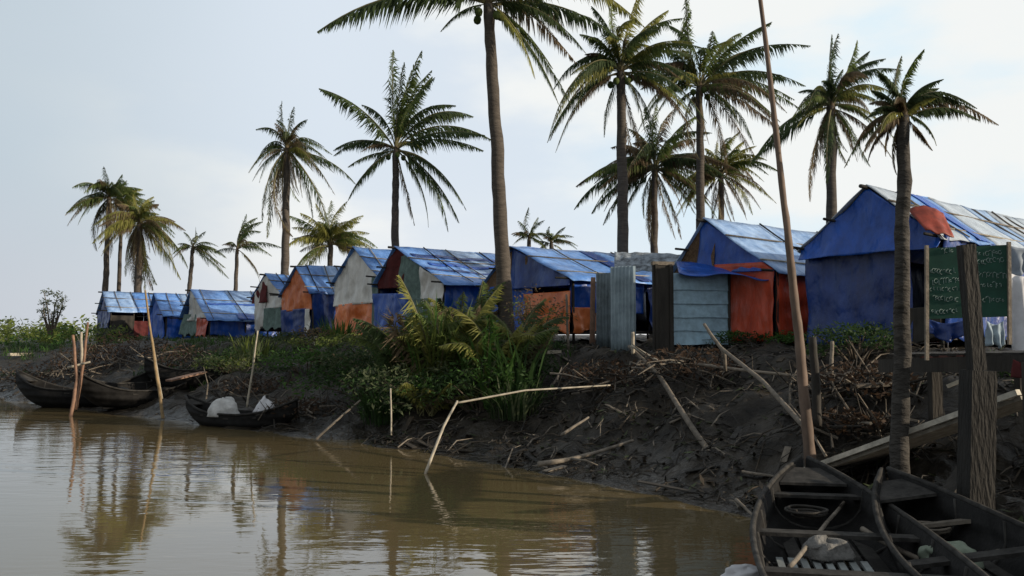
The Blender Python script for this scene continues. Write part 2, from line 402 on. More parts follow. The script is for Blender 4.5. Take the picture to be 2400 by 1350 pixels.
    return t, P, r, g, (wl, wr, ln, rz, ezl, ezr, fl, gz)

H1 = hut('largest hut, deep blue tarpaulin gable at the right with pale striped roof', 17, 42, (2046,438), 1897, 2212, 2560, 552,
    [(NAVY,0,.8,-.05,.95), (DARKW,.78,1,0,.3), (BLUE,-.02,1.02,.86,3,.22)], [(TEAL,0,.1,0,1), (ROOFG,.32,1,0,1),(NAVY,0,.35,.0,1)], [ROOFG, ROOFB, ROOFG, ROOFP, ROOFG], split=[.09,.2,.32,.42,.55,.7], rise_end=.15, sag=.03, strips=[(.13,.17,.02,.98,BLUE),(.36,.375,.02,.98,DARKW),(.5,.515,.02,.98,DARKW)])
H2 = hut('hut with thatch-edged blue gable and crumpled red-orange side, left of the largest hut', 21, 40, (1655,517), 1578, 1822, 2060, 628,
    [(THATCH,0,.45,.92,3), (BLUE,.3,1,.98,3,.15), (BLUE,0,.3,.0,.95), (RUST,.46,1.0,0,1.1)], [(RUST,0,1,0,1.0), (ORANGE,.25,.75,.0,.5)], [ROOFP, ROOFB], split=[.6])
H3 = hut('hut with woven dark gable and long blue roof behind the metal sheets', 26, 38, (1208,580), 1140, 1345, 1590, 652,
    [(THATCH,0,.55,.9,3), (NAVY,.35,1,.85,3,.1), (BLUE,.05,.6,0,.95), (ORANGE,.5,1,0,.75)], [(BLUE,0,.4,.35,1), (ORANGE,0,.32,0,.45), (NAVY,.42,.7,0,1), (GREYT,.68,1,0,1)], [ROOFB, ROOFB, ROOFP], split=[.42,.8], strips=[(.36,.42,.02,.98,NAVY),(.7,.95,.3,.36,BLUE)])
H4 = hut('hut with maroon cloth in its gable peak, behind the tall palm trunk', 29, 40, (930,580), 882, 1040, 1172, 654,
    [(MAROON,0,.45,.9,3), (TEAL,.38,.75,.4,3), (GREYT,.7,1,.3,3), (BLUE,0,.55,0,.8), (TEAL,.55,1,0,.7)], [(BLUE,0,.6,0,1), (NAVY,.55,1,0,1)], [ROOFB, ROOFP, ROOFB], split=[.4,.7], sag=.07, strips=[(.05,.9,.2,.27,NAVY),(.1,1,.43,.50,BLUE),(0,.7,.62,.66,NAVY)])
H5 = hut('hut with grey gable sheet above an orange lower wall', 32, 42, (836,580), 786, 893, 985, 650,
    [(GREYT,0,1,.55,3), (ORANGE,.02,.86,0,.58), (TEAL,.86,1,0,1)], [(BLUE,0,1,0,1)], [ROOFB])
H6 = hut('small hut with pointed orange gable over a dark blue front', 36, 44, (706,624), 666, 734, 808, 684,
    [(ORANGE,0,1,.58,3), (NAVY,0,.85,0,.62), (GREYT,.84,1,0,.6)], [(NAVY,0,1,0,1)], [ROOFB, ROOFP], split=[.5])
H7 = hut('narrow hut with grey front strips beside the orange-gabled hut', 38.5, 42, (628,643), 597, 664, 712, 690,
    [(MAROON,0,.5,.8,3), (GREYT,.1,1,.6,3), (GREYT,.1,.45,0,.8), (TEAL,.45,1,0,.62)], [(BLUE,0,1,0,1)], [ROOFB])
H8 = hut('hut with lilac-blue roof, grey gable and red-brown corner strip', 43, 33, (452,680), 428, 491, 608, 742,
    [(TEAL,0,.62,0,1.2), (GREYT,.3,1,.8,3), (RUST,.6,1,0,1)], [(BLUE,0,1,0,1)], [ROOFB, ROOFP], split=[.45], strips=[(.1,.95,.45,.5,BLUE),(.4,.95,.8,1.0,BLUE)])
H9 = hut('small low blue hut between the lilac-roofed hut and the leftmost hut', 47, 35, (366,688), 352, 388, 446, 738,
    [(BLUE,0,1,0,3)], [(BLUE,0,1,0,1)], [ROOFB, ROOFP], split=[.6])
H10 = hut('leftmost hut, pale blue roof over dark open sides', 51, 33, (246,684), 232, 258, 352, 728,
    [(NAVY,0,1,.3,3), (DARKW,0,1,0,.5)], [(DARKW,0,.5,0,.8), (MAROON,.5,1,0,.6)], [ROOFP, ROOFB], split=[.55])

# sheet metal and boards around the middle huts
def corr(name, label, cat, a, b, z0, z1, m, n=60, amp=.018, pitch=.09, horiz=False, group=None, parent=None):
    a, b = Vector(a), Vector(b); ln = (b-a).length; dr = (b-a).normalized(); nm = Vector((dr.y, -dr.x))
    def fn(u, v):
        p = a + dr*(ln*u); s = amp*math.sin((v*(z1-z0) if horiz else u*ln)/pitch*2*math.pi) + .03*nz3(u*3, v*2, z1)
        return (p.x+nm.x*s, p.y+nm.y*s, z0+(z1-z0)*v)
    mb = MB(); mb.slab(fn, 8 if horiz else n, n if horiz else 6, .008)
    o = mb.build(name, m, parent, True)
    return tag(o, label, cat, group) if not parent else o
p0, p1 = pt(1432, 820, 20.6), pt(1490, 820, 20.3)
corr('corrugated_sheet', 'upright grey-green corrugated sheet standing at the bank edge, the nearer one', 'metal sheet', p0.xy, p1.xy, pt(1460,825,20.4).z, pt(1460,624,20.4).z, TIN)
p0, p1 = pt(1398, 800, 21.4), pt(1440, 800, 21.1)
corr('corrugated_sheet', 'darker corrugated sheet just behind the nearer upright grey-green sheet', 'metal sheet', p0.xy, p1.xy, pt(1420,815,21.3).z, pt(1420,640,21.3).z, mat('dull corrugated sheet', (.12,.15,.165), rough=.6, var=.3))
# wooden panel
p = pt(1555, 850, 19.6); mb = MB()
mb.box((0,0,1.1), (.46,.10,2.25)); panel = empty('timber_panel', (p.x,p.y,p.z-.08), R(8), 'tall dark timber panel standing between the corrugated sheet and the slatted wall', 'panel')
mb.build('board', DARKW, panel); 
for s in (-1,1):
    mb = MB(); mb.box((s*.16,-.07,1.15), (.06,.04,2.2)); mb.build('batten', DARKW, panel)
mb = MB(); mb.box((0,-.0,2.27), (.5,.14,.08)); mb.build('cap_rail', WOOD, panel)
# slatted light-blue wall
wall = empty('slatted_wall', pt(1580, 815, 19.9), 0, 'light blue-grey wall of lapped horizontal metal sheets under a blue awning', 'wall')
q = wall.location.copy()
for k in range(5):
    z0 = pt(1640, 808-32*k, 19.9).z; z1 = pt(1640, 808-32*(k+1)-8, 19.9).z
    A, B = pt(1578, 800, 19.9), pt(1712, 800, 20.2)
    mb = MB()
    def fn(u, v, k=k):
        return (A.x+(B.x-A.x)*u-q.x, A.y+(B.y-A.y)*u-q.y-.05*(1-v)+.015*nz3(u*4,v,k)-.0, z0+(z1-z0)*v-q.z+.02*nz3(u*2.5,k,4))
    mb.slab(fn, 12, 4, .012); mb.build('metal_sheet', mat('light corrugated sheet', (.30,.46,.56), rough=.4, var=.25, spec=.6), wall)
for x in (1582, 1650, 1709):
    A = pt(x, 835, 20.15); B = pt(x, 640, 20.15); mb = MB(); mb.tube([A-q, B-q], .035, 6); mb.build('post', DARKW, wall, True)
# awning
A0, A1, B0, B1 = pt(1585,612,20.9), pt(1780,628,21.0), pt(1592,640,19.7), pt(1812,652,19.5)
mb = MB()
mb.slab(lambda u, v: A0.lerp(A1,u).lerp(B0.lerp(B1,u),v) + Vector((0,0,.05*nz3(u*5,v*3,2)-.05*math.sin(u*9)*v-.04*math.sin(math.pi*v))), 24, 8, .016)
tag(mb.build('awning', BLUE, None, True), 'sagging blue tarpaulin awning slung above the light blue-grey wall', 'awning')
# patched sheets with holes over hut 3 roof end -> pale netting flap
A0, A1, B0, B1 = pt(1440,590,23.0), pt(1600,596,22.5), pt(1440,630,22.2), pt(1585,640,21.8)
mb = MB(); mb.slab(lambda u, v: A0.lerp(A1,u).lerp(B0.lerp(B1,u),v) + Vector((0,0,.09*nz3(u*7,v*4,8))), 26, 8, .014)
tag(mb.build('patched_sheet', mat('patched pale sheet', (.22,.25,.28), var=.7, scale=6, rough=.8), None, True), 'crumpled grey patched sheet hanging at the roof end above the metal sheets', 'sheet')
# red cloth on big roof
A0, A1, B0, B1 = pt(2128,492,16.35), pt(2210,500,16.3), pt(2170,540,15.9), pt(2236,556,15.9)
mb = MB(); mb.slab(lambda u, v: A0.lerp(A1,u).lerp(B0.lerp(B1,u),v) + Vector((0,-.03*math.sin(3*u),.04*nz3(u*4,v*3,5)+.10*math.sin(math.pi*u)*(1-v))), 14, 10, .016)
tag(mb.build('red_tarp', mat('dark red tarpaulin', (.20,.035,.02), var=.4, rough=.5), None, True), 'folded red-brown tarpaulin at the lower front edge of the largest roof', 'tarpaulin')

# ------------------------------------------------------------------ palms
RNG = np.random.default_rng(11)
def frond(mb, base, dirv, Ln, droop, wind, width=.24, n=34, leaf_droop=.6, ragged=.15, arch=None):
    d0 = np.array(dirv.normalized()); K = 14; b0 = np.array(base)
    if arch is None: arch = RNG.uniform(.05, .15)
    h = math.hypot(d0[0], d0[1]); hd = np.array([d0[0], d0[1], 0])/max(h, 1e-3)
    upn = -hd*d0[2] + np.array([0, 0, h]); 
    if h < .35: upn = np.array([-1 if d0[0] > 0 else 1, 0, .2])*-.6 if False else np.array([RNG.uniform(-1.1,.3), RNG.uniform(-.7,.7), 0])
    sw = np.cross(d0, upn)*RNG.uniform(-.08, .08)
    def P(q):
        q = np.asarray(q)[:, None]
        return b0 + d0*Ln*q + upn*(Ln*arch*4*q*(1-q)) + sw*Ln*4*q*(1-q) + np.array([wind*Ln, 0, 0])*q*q - np.array([0, 0, droop*Ln])*q**2.2
    pts = P(np.linspace(0, 1, K+1))
    mb.tube(pts.tolist(), [Ln*.010*(1-.85*i/K)+.003 for i in range(K+1)], 4, 1, False)
    sd = np.cross(d0, [0, 0, 1.])
    if np.linalg.norm(sd) < .3: sd = np.array([RNG.uniform(-1,1), RNG.uniform(-1,1), 0])
    sd /= np.linalg.norm(sd)
    # leaflets in torn runs: some stretches lost, some hanging
    q = np.repeat(.12 + .88*(np.arange(n)+RNG.uniform(0,.7,n))/n, 2); q = np.minimum(q, 1)
    sg = np.tile([-1., 1.], n); m = len(q)
    ph = RNG.uniform(0, 6.28, 4)
    keep = (np.sin(q*17+ph[0]+sg*2)+np.sin(q*41+ph[1]+sg) + RNG.uniform(-.8,.8,m)) > -1.55
    q, sg = q[keep], sg[keep]; m = len(q)
    p = P(q); t = P(np.minimum(q+.02,1.02))-P(q-.02); t /= np.linalg.norm(t, axis=1)[:,None]
    ll = Ln*width*np.sin(np.pi*np.minimum(1, q*.86+.14))**.6*(1-.3*q)*RNG.uniform(.65,1.15,m)
    wd = np.maximum(.009, Ln*.0068)*RNG.uniform(.8,1.3,m)
    up = np.maximum(0, t[:,2])
    C = lambda a: np.asarray(a)[:,None]
    hang = np.clip(.5+.5*np.sin(q*9+ph[2]+sg), 0, 1)
    dv = sd*C(sg*RNG.uniform(.4,.75,m)*(1-.35*up)) + t*C(RNG.uniform(.5,.9,m)*(1+1.1*up**3))
    dv[:,0] += wind*.7; dv[:,2] -= leaf_droop*(.2+.6*hang)*RNG.uniform(.6,1.2,m)
    dv /= np.linalg.norm(dv, axis=1)[:,None]
    mid = p + dv*C(ll*.4); d2 = dv*.6; d2[:,0] += wind*.8; d2[:,2] -= leaf_droop*(.7+.7*hang)*RNG.uniform(.7,1.4,m)
    d2 /= np.linalg.norm(d2, axis=1)[:,None]; tip = mid + d2*C(ll*.6)
    wv = t*C(wd)
    V = np.stack([p-wv*.6, p+wv*.6, mid+wv, mid-wv, tip], 1).reshape(-1, 3)
    o = len(mb.v) + 5*np.arange(m)[:,None]
    mb.v += V.tolist(); mb.f += (o+np.array([[0,1,2,3]])).tolist() + (o+np.array([[3,2,4]])).tolist(); mb.m += [0]*(2*m)
SC = 1.0
def palm(label, d, crown, base, specs, rt, mats, fill=8, fl=140, coco=0, leafd=.85, wind=.08, n=None, skirt=0, width=.235, basez=None, seed=0, bend=0.0, bark=None):
    random.seed(seed+101)
    C = pt(*crown, d); 
    bx = pt(base[0], base[1], d); bz = zt(bx.x, bx.y)
    if basez is not None: bz = basez
    # follow the visible trunk line down to the ground
    t = empty('palm_tree', (bx.x, bx.y, bz), 0, label, 'palm tree', 'coconut palms behind and among the huts')
    Bv = Vector((0, 0, -.4)); Cv = Vector((C.x-bx.x, 0, C.z-bz))
    mb = MB(); K = 30; pts = []; rad = []
    for i in range(K+1):
        s = i/K
        p = Bv.lerp(Cv, s); p.x += bend*math.sin(math.pi*s) + .02*nz3(s*3, seed, 1); p.y += .03*nz3(s*3, seed, 7); p.x += rt*.35*nz3(s*9, seed, 5)
        pts.append(p); rad.append(rt*(1.25-.45*s + .35*math.exp(-s*16) + (.05 if i % 2 else 0) + .12*nz3(i*.7, seed, 2)))
    mb.tube(pts, rad, 10); mb.build('trunk', bark or TRUNK, t, True)
    mb = MB(); mb.tube([Cv+Vector((0,0,-rt*2.2)), Cv+Vector((0,0,-rt*.5)), Cv+Vector((0,0,rt)), Cv+Vector((.02,0,rt*2.5))], [rt*.8, rt*.85, rt*.55, .02], 8); mb.build('crown_shaft', FR_B, t, True)
    ppm = d/F
    if n is None: n = 90 if d < 38 else 60
    def one(ang, ln, droop, mi, dy=None):
        a = R(ang); v = Vector((math.cos(a), rnd(-.45,.45) if dy is None else dy, math.sin(a)))
        mb = MB(); frond(mb, Cv + Vector((0,0,rnd(-.5,.7)*rt)), v, ln*1.06*ppm*math.sqrt(1+(v.y*v.y)), droop, wind, width, n, leafd)
        mb.build('frond', [mi, RACH], t)
    for sp in specs:
        one(sp[0], sp[1], sp[2], mats[sp[3]] if len(sp) > 3 else random.choice((mats[0],mats[0],mats[1],mats[1],mats[2])))
    for k in range(fill):
        ang = rnd(-35, 215); el = rnd(.3, 1.0)
        one(ang, fl*rnd(.65,1.0), rnd(.25,.7) if -20 < ang < 200 else .2, random.choice(mats), rnd(-1.1,1.1))
    for k in range(skirt):
        one(rnd(245, 300), fl*rnd(.7,1.1), .15, mats[-1], rnd(-.3,.3))
    for k in range(coco):
        q = 2*math.pi*k/coco + rnd(0,.5); c = Cv + Vector((math.cos(q)*rt*2, math.sin(q)*rt*2, -rnd(.15,.4)))
        mb = MB(); mb.tube([c+Vector((0,0,.12)), c+Vector((0,0,.08)), c, c-Vector((0,0,.08)), c-Vector((0,0,.12))], [.02,.085,.11,.085,.02], 8); mb.build('coconut', FR_G, t, True)
    return t
M1 = [FR_D, FR_G, FR_Y, FR_B]; MY = [FR_Y, FR_G, FR_Y, FR_B]; MG = [FR_G, FR_D, FR_Y, FR_B]
palm('tallest palm with its crown cut by the top of the photo, pale slanting trunk', 22.5, (1145,12), (1193,790),
     [(183,375,.22,0),(172,300,.15,0),(160,200,.25,1),(12,350,.32,2),(18,330,.30,2),(-8,215,.35,0),(-32,215,.45,0),(-48,220,.3,0),(-60,190,.15,2),(-35,170,.25,1),(200,120,.2,0),(40,300,.3,1),(60,300,.2,0),(85,310,.1,1),(110,300,.1,0),(140,300,.2,1),(155,330,.25,0),(25,320,.3,2),(5,300,.2,0)],
     .165, M1, fill=7, fl=240, coco=5, seed=1, n=120, wind=.04)
palm('palm with a spray of straight fronds and upright green tuft, behind the maroon-gabled hut', 35, (928,352), (924,700),
     [(174,160,.02,0),(178,150,.1,0),(139,222,.08,0),(124,150,.1,0),(93,215,.0,0),(80,200,.0,1),(74,210,.0,1),(70,200,.0,1),(66,190,.02,1),(84,180,0,1),(62,180,.05,0),(46,235,.35,0),(50,200,.3,0),(17,220,.2,0),(14,200,.12,0),(0,190,.02,0),(-30,130,.1,3),(-38,195,.1,0),(-50,215,.05,0),(-58,200,.05,1),(-68,180,.05,1),(-76,170,.05,3),(232,165,-.05,0),(195,110,.1,0),(205,90,.1,0)],
     .15, M1, fill=3, fl=110, coco=4, seed=2, wind=.03)
palm('palm with dense dark drooping crown and hanging skirt, behind the orange-gabled small hut', 40, (672,352), (668,700),
     [(150,90,.6,0),(165,100,.7,0),(130,110,.4,0),(110,110,.2,0),(95,110,.1,0),(80,105,.15,0),(65,105,.3,0),(40,95,.5,0),(15,90,.5,0),(-12,100,.3,0),(210,90,.3,0),(-28,165,-.02,0),(-62,210,.0,0),(255,170,.05,0),(265,190,.0,3),(275,200,0,3),(285,150,0,0),(240,110,.2,0),(250,200,0,0),(280,120,.0,1)],
     .17, M1, fill=30, fl=92, skirt=16, seed=3, wind=.05, leafd=.9)
palm('low bushy yellow-green palm just left of the grey-gabled hut', 42, (775,575), (772,640),
     [(30,90,.15,2),(50,100,.1,0),(70,105,.05,0),(90,105,.05,1),(110,100,.05,0),(130,100,.1,2),(150,100,.1,0),(165,90,.1,1),(145,120,.05,1),(10,90,.2,2),(185,80,.05,3),(-10,70,.1,2)], .14, [FR_Y,FR_G,FR_Y,FR_B], fill=40, fl=104, seed=4, wind=.03, width=.32)
palm('leftmost tall palm with drooping dry left fronds, above the leftmost hut', 56, (256,465), (243,720),
     [(75,65,.15,0),(95,70,.1,0),(110,60,.2,0),(60,60,.3,0),(195,65,.2,0),(180,50,.3,0),(250,120,.05,3),(262,130,0,3),(240,80,.2,0),(45,50,.4,1)], .17, [FR_D,FR_G,FR_G,FR_B], fill=40, fl=78, seed=5, width=.33, skirt=10, leafd=1.1, n=70)
palm('thin-trunked palm crowded between the two leftmost tall palms', 57, (286,475), (275,720),
     [(80,60,.2,1),(60,60,.3,1),(100,60,.2,0)], .12, [FR_G,FR_Y,FR_G,FR_B], fill=22, fl=66, seed=6, width=.33, leafd=1.0)
palm('yellow-green palm with a thick hanging skirt of fronds above the leftmost hut', 54, (328,525), (322,720),
     [(60,75,.25,2),(80,80,.15,2),(100,80,.15,0),(45,70,.4,2),(120,70,.3,2),(-20,90,.25,2),(-45,120,.1,1),(-38,115,.25,2),(-60,130,.05,2),(250,120,.05,2),(262,140,0,3),(275,150,0,3),(285,140,0,2),(268,150,0,2)], .22, MY, fill=44, fl=84, skirt=26, seed=7, width=.33, wind=.05, leafd=1.1, n=70)
palm('short dark palm leaning right behind the lilac-roofed hut, the left of two', 54, (452,582), (434,720),
     [(60,55,.2,0),(90,55,.1,0),(120,50,.2,0),(150,45,.3,0),(30,55,.4,0),(-15,75,.05,1),(-28,85,.1,1),(-45,90,.02,0),(-5,70,.2,1)], .13, M1, fill=14, fl=52, seed=8, width=.28, leafd=.8)
palm('windblown short palm with upswept crown behind the lilac-roofed hut, the right of two', 52, (556,585), (548,720),
     [(75,95,.15,0),(68,100,.25,0),(82,90,.1,1),(60,90,.4,0),(5,95,.05,0),(-8,80,.1,1),(178,65,.08,0),(-60,85,.05,0),(-50,75,.1,3),(72,80,.2,0)], .12, M1, fill=8, fl=55, seed=9, width=.28, leafd=.8)
palm('small dark bushy palm peeping over the long blue roof, left of two', 44, (1240,560), (1240,640),
     [(95,80,.05,0),(75,60,.1,0),(60,60,.2,0),(120,60,.2,0),(150,45,.3,0),(30,50,.3,0)], .12, M1, fill=14, fl=52, seed=10, width=.28)
palm('lower spreading palm peeping over the long blue roof, right of two', 44, (1292,572), (1290,640),
     [(60,55,.2,0),(40,60,.4,0),(20,60,.4,1),(100,50,.2,0),(130,50,.3,1),(0,55,.2,0),(160,40,.2,0)], .12, M1, fill=14, fl=48, seed=11, width=.28)
palm('big palm right of the tallest one, crown reaching the top edge, dark straight trunk', 28, (1455,170), (1462,700),
     [(196,190,.6,0),(188,160,.9,0),(205,200,.35,0),(150,130,.3,0),(135,150,.2,0),(115,190,.1,0),(100,210,.05,1),(80,220,.05,2),(62,210,.1,2),(50,190,.2,1),(35,190,.3,0),(20,170,.4,0),(8,150,.4,0),(-25,140,.3,3),(-55,130,.2,0),(-75,140,.1,0),(250,130,.1,0),(170,120,.5,0)], .17, M1, fill=26, fl=185, coco=5, seed=12, skirt=3)
palm('palm with long level right-hand fronds behind the bamboo pole', 31, (1640,205), (1641,650),
     [(105,210,.0,1),(98,200,.05,0),(115,190,.1,0),(60,200,.1,1),(50,210,.1,1),(42,200,.15,0),(27,245,.1,0),(20,215,.15,0),(8,220,.12,0),(0,210,.1,0),(-8,200,.15,1),(-20,190,.1,3),(-42,165,.05,0),(-55,130,.05,0),(160,130,.2,0),(172,150,.2,0),(150,150,.2,0),(190,150,.3,0),(140,130,.1,0),(225,110,.1,0)], .15, M1, fill=18, fl=165, coco=4, seed=13, skirt=3)
palm('shorter palm with ragged olive crown between the two big palms', 33, (1535,400), (1531,700),
     [(165,195,.35,3),(172,180,.3,1),(202,210,.03,0),(208,170,.05,0),(235,140,.05,0),(120,140,.2,1),(105,160,.1,1),(90,170,.05,1),(75,170,.05,3),(60,170,.1,1),(45,160,.2,3),(25,140,.3,1),(5,120,.3,0),(-20,120,.15,0),(-45,120,.1,0),(-70,110,.0,0),(255,110,0,0)], .14, [FR_D,FR_G,FR_B,FR_B], fill=40, fl=150, seed=14, skirt=6)
palm('yellow-green low palm with dry hanging fronds right of the ragged olive palm', 34, (1690,410), (1690,700),
     [(60,110,.1,2),(48,115,.1,2),(70,110,.05,2),(35,100,.2,2),(-15,110,.35,2),(-5,100,.4,3),(-35,100,.2,3),(200,90,.2,3),(215,110,.1,3),(180,80,.3,3),(240,100,.05,3),(-60,100,.05,3),(100,90,.1,2)], .12, [FR_G,FR_Y,FR_Y,FR_B], fill=30, fl=115, seed=15, skirt=6)
palm('palm with upright tuft and one long lower-left frond, left of the nearest palm', 26, (1948,250), (1948,700),
     [(98,160,.02,0),(90,165,.0,0),(75,165,.05,1),(62,165,.12,0),(52,165,.2,0),(42,160,.3,0),(30,130,.5,0),(150,90,.6,0),(165,90,.6,0),(212,235,.02,0),(208,200,.08,0),(190,110,.2,0),(-50,150,.1,0),(-40,140,.25,3),(258,210,.0,3),(252,190,.02,0),(-70,120,.1,1),(270,110,0,1),(280,130,0,1)], .15, M1, fill=26, fl=125, skirt=14, seed=16)
palm('nearest palm, trunk rising from the jetty in front of the largest hut', 10.4, (2117,272), (2108,1150),
     [(90,150,.0,0),(84,140,.02,1),(52,140,.25,0),(45,150,.35,0),(35,185,.5,0),(30,170,.4,0),(12,235,.24,3),(5,160,.1,0),(126,140,.12,0),(115,120,.1,0),(140,110,.2,0),(183,95,.05,0),(170,90,.2,0),(215,110,.1,3),(228,120,.1,3),(205,140,.25,3),(-45,100,.05,3),(-60,90,.05,0),(60,120,.2,0),(250,100,.0,3)], .086, M1, bark=mat('dark weathered palm bark', (.055,.05,.044), var=.5, rough=.95, scale=3.5, stretch=(1,1,2.5), bump=1.2, bscale=7), fill=8, fl=115, seed=17, n=100, skirt=2)

# ------------------------------------------------------------------ plants
random.seed(21)
def blades(mb, c, n, h, spread, wd, lean=.5, mi=0):
    for k in range(n):
        q = rnd(0, 2*math.pi); rr = spread*math.sqrt(random.random())*.6
        p = Vector(c)+Vector((math.cos(q)*rr, math.sin(q)*rr, 0)); hh = h*rnd(.55,1.1); le = lean*rnd(.2,1.2); q2 = q+rnd(-.6,.6)
        o = Vector((math.cos(q2), math.sin(q2), 0)); s = Vector((-o.y, o.x, 0))*wd*rnd(.6,1.2)
        P = [p + o*(le*hh*t*t) + Vector((0,0,hh*(t-.45*le*t*t*t))) for t in (0,.3,.6,.85,1)]
        W = (.6,1,.8,.45,.05); v = []
        for a_, w_ in zip(P, W): v += [a_-s*w_, a_+s*w_]
        mb.add(v, [(2*i,2*i+1,2*i+3,2*i+2) for i in range(4)], mi)
def grass_clump(label, px, py, d, h, spread, n, wd, m, lean=.5, cat='tall grass', name='tall_grass', group=None):
    p = pt(px, py, d); z = zt(p.x, p.y)
    t = empty(name, (p.x, p.y, z), 0, label, cat, group)
    k = 3
    for i in range(k):
        mb = MB(); blades(mb, (rnd(-spread,spread)*.4, rnd(-spread,spread)*.4, -.05), n//k, h*rnd(.8,1.1), spread, wd, lean); mb.build('blade_tuft', m if not isinstance(m, list) else m[i % len(m)], t)
    return t
def leaves(mb, c, rad, n, sz, mi=0, squash=.8):
    c = Vector(c)
    for k in range(n):
        v = Vector((random.gauss(0,1), random.gauss(0,1), random.gauss(0,1))).normalized()*rad*(random.random()**.45)
        v.z *= squash; p = c+v
        a = Vector((rnd(-1,1),rnd(-1,1),rnd(-.8,.5))).normalized(); b_ = a.cross(Vector((rnd(-1,1),rnd(-1,1),rnd(-1,1)))).normalized()*.8
        s = sz*rnd(.6,1.3)
        mb.add([p-a*s, p+b_*s*.4, p+a*s, p-b_*s*.4], [(0,1,2,3)], mi)
def shrub(label, px, py, d, wd, h, mats, n=900, sz=.07, blobs=9, cat='shrub', name='leafy_shrub', group=None, z0=None):
    p = pt(px, py, d); z = zt(p.x, p.y)
    t = empty(name, (p.x, p.y, z), 0, label, cat, group)
    st = MB(); cs = []
    for i in range(blobs):
        q = rnd(0, 6.28); r_ = wd/2*math.sqrt(random.random())
        c = Vector((math.cos(q)*r_, math.sin(q)*r_*.7, h*rnd(.25,.95)*(1-.4*(r_/(wd/2))))); cs.append(c)
        st.tube([(c.x*.1, c.y*.1, -.15), (c.x*.5, c.y*.5, c.z*.5), c], [.03,.02,.008], 5)
    st.build('stem', BARK, t, True)
    for j, m in enumerate(mats):
        mb = MB()
        for i, c in enumerate(cs):
            if i % len(mats) == j: leaves(mb, c, wd/2*rnd(.35,.6), n//blobs, sz, squash=.75*min(1.2, h/wd*1.3))
        mb.build('foliage', m, t)
    return t
shrub('broad dark green shrub spilling down the bank below the orange-walled hut', 870, 900, 21.5, 3.4, 1.3, [LEAF1, LEAF4, LEAF2, LEAF1], 3600, .07, 26)
shrub('dark shrub at the water side directly under the tall grass clump', 1010, 930, 19.5, 3.2, 1.2, [LEAF1, LEAF4, LEAF1], 3200, .065, 24)
shrub('dark green shrub left of the bent bamboo rail', 1130, 900, 18.8, 2.6, 1.2, [LEAF1, LEAF2, LEAF4], 3000, .06, 22)
shrub('low shrub under the orange tarpaulin of the long-roofed hut', 1210, 850, 19.5, 1.8, 1.3, [LEAF1, LEAF4], 2200, .06, 14)
shrub('dead brown twiggy bush leaning on the long-roofed hut front', 1258, 810, 21.5, 1.5, 2.0, [FR_B, LEAF3, FR_B], 1100, .055, 18)
shrub('low green bush below the crumpled red-orange wall', 1790, 830, 19.5, 1.9, .45, [LEAF1, LEAF2], 1100, .05, 12)
shrub('dark bush at the foot of the deep blue gable', 2010, 860, 15.8, 1.6, .8, [LEAF1, LEAF1], 1300, .05, 12)
shrub('pale green bush behind the moored boat with white bundles', 540, 850, 27, 2.6, .8, [LEAF3, LEAF4, LEAF1], 1500, .06, 12)
shrub('green bush between the pale slanting plank and the water', 720, 880, 25, 2.6, .8, [LEAF1, LEAF2], 1600, .06, 12)
shrub('olive shrub on the slope under the small orange-gabled hut', 650, 830, 30, 2.4, .7, [LEAF4, LEAF1], 1200, .06, 12)
GC = 'clumps of tall grass on the bank'
grass_clump('tallest yellow-green grass clump in the middle of the bank', 1035, 830, 20.5, 2.3, 1.1, 150, .026, [LEAF3, LEAF2, LEAF3], .45, group=GC)
grass_clump('fresh green grass clump left of the tallest yellow-green one', 950, 850, 20.8, 1.9, 1.0, 150, .026, [LEAF2, LEAF1], .5, group=GC)
grass_clump('bright green broad-bladed plant right of the tallest grass clump', 1130, 830, 19.2, 1.9, .7, 60, .045, [LEAF2, LEAF3, LEAF2], .45, cat='broad-leaved plant', name='broad_leaved_plant')
grass_clump('green broad-bladed plant at the foot of the tallest palm', 1200, 835, 18.6, 1.7, .7, 60, .045, [LEAF2, LEAF1], .5, cat='broad-leaved plant', name='broad_leaved_plant')
grass_clump('dark grass clump hanging over the mud beside the bent bamboo rail', 1215, 900, 17.6, .9, .7, 150, .022, [LEAF1, LEAF4], .7, group=GC)
grass_clump('dark green grass clump low on the bank above the water', 905, 930, 19.6, 1.0, .9, 200, .024, [LEAF1, LEAF2], .7, group=GC)
grass_clump('pale grass clump behind the moored boat with white bundles', 580, 830, 28, 1.0, .9, 130, .03, [LEAF3, LEAF4], .5, group=GC)
grass_clump('grass clump at the left corner of the orange-walled hut', 790, 830, 29, 1.1, .9, 150, .03, [LEAF2, LEAF3], .5, group=GC)
def nipa(label, px, py, d, ln, n, mats, group='frond palms in the undergrowth', tall=0):
    p = pt(px, py, d); z = zt(p.x, p.y)
    t = empty('shrub_palm', (p.x, p.y, z), 0, label, 'shrub palm', group)
    for k in range(n):
        q = rnd(0, 6.28); e = rnd(.5, 1.6) + tall
        mb = MB(); frond(mb, Vector((rnd(-.2,.2), rnd(-.2,.2), 0)), Vector((math.cos(q), math.sin(q)*.8, e)), ln*rnd(.6,1.1), rnd(.15,.5), .05, .26, 60, .5)
        mb.build('frond', [random.choice(mats), RACH], t)
YG = [FR_G, FR_Y, FR_G, FR_B]; DG = [FR_G, FR_D, FR_Y, FR_B]
nipa('yellow-green frond palm rising highest out of the central undergrowth', 1040, 800, 20.0, 3.3, 24, YG, tall=1.6)
nipa('greener frond palm at the left of the central undergrowth', 945, 830, 20.6, 2.7, 20, DG, tall=1.0)
nipa('bright frond palm just left of the tallest palm trunk', 1150, 815, 19.3, 2.6, 20, [FR_Y, FR_G, LEAF2], tall=1.2)
nipa('frond palm in front of the foot of the tallest palm', 1212, 830, 19.6, 2.5, 18, DG, tall=1.2)
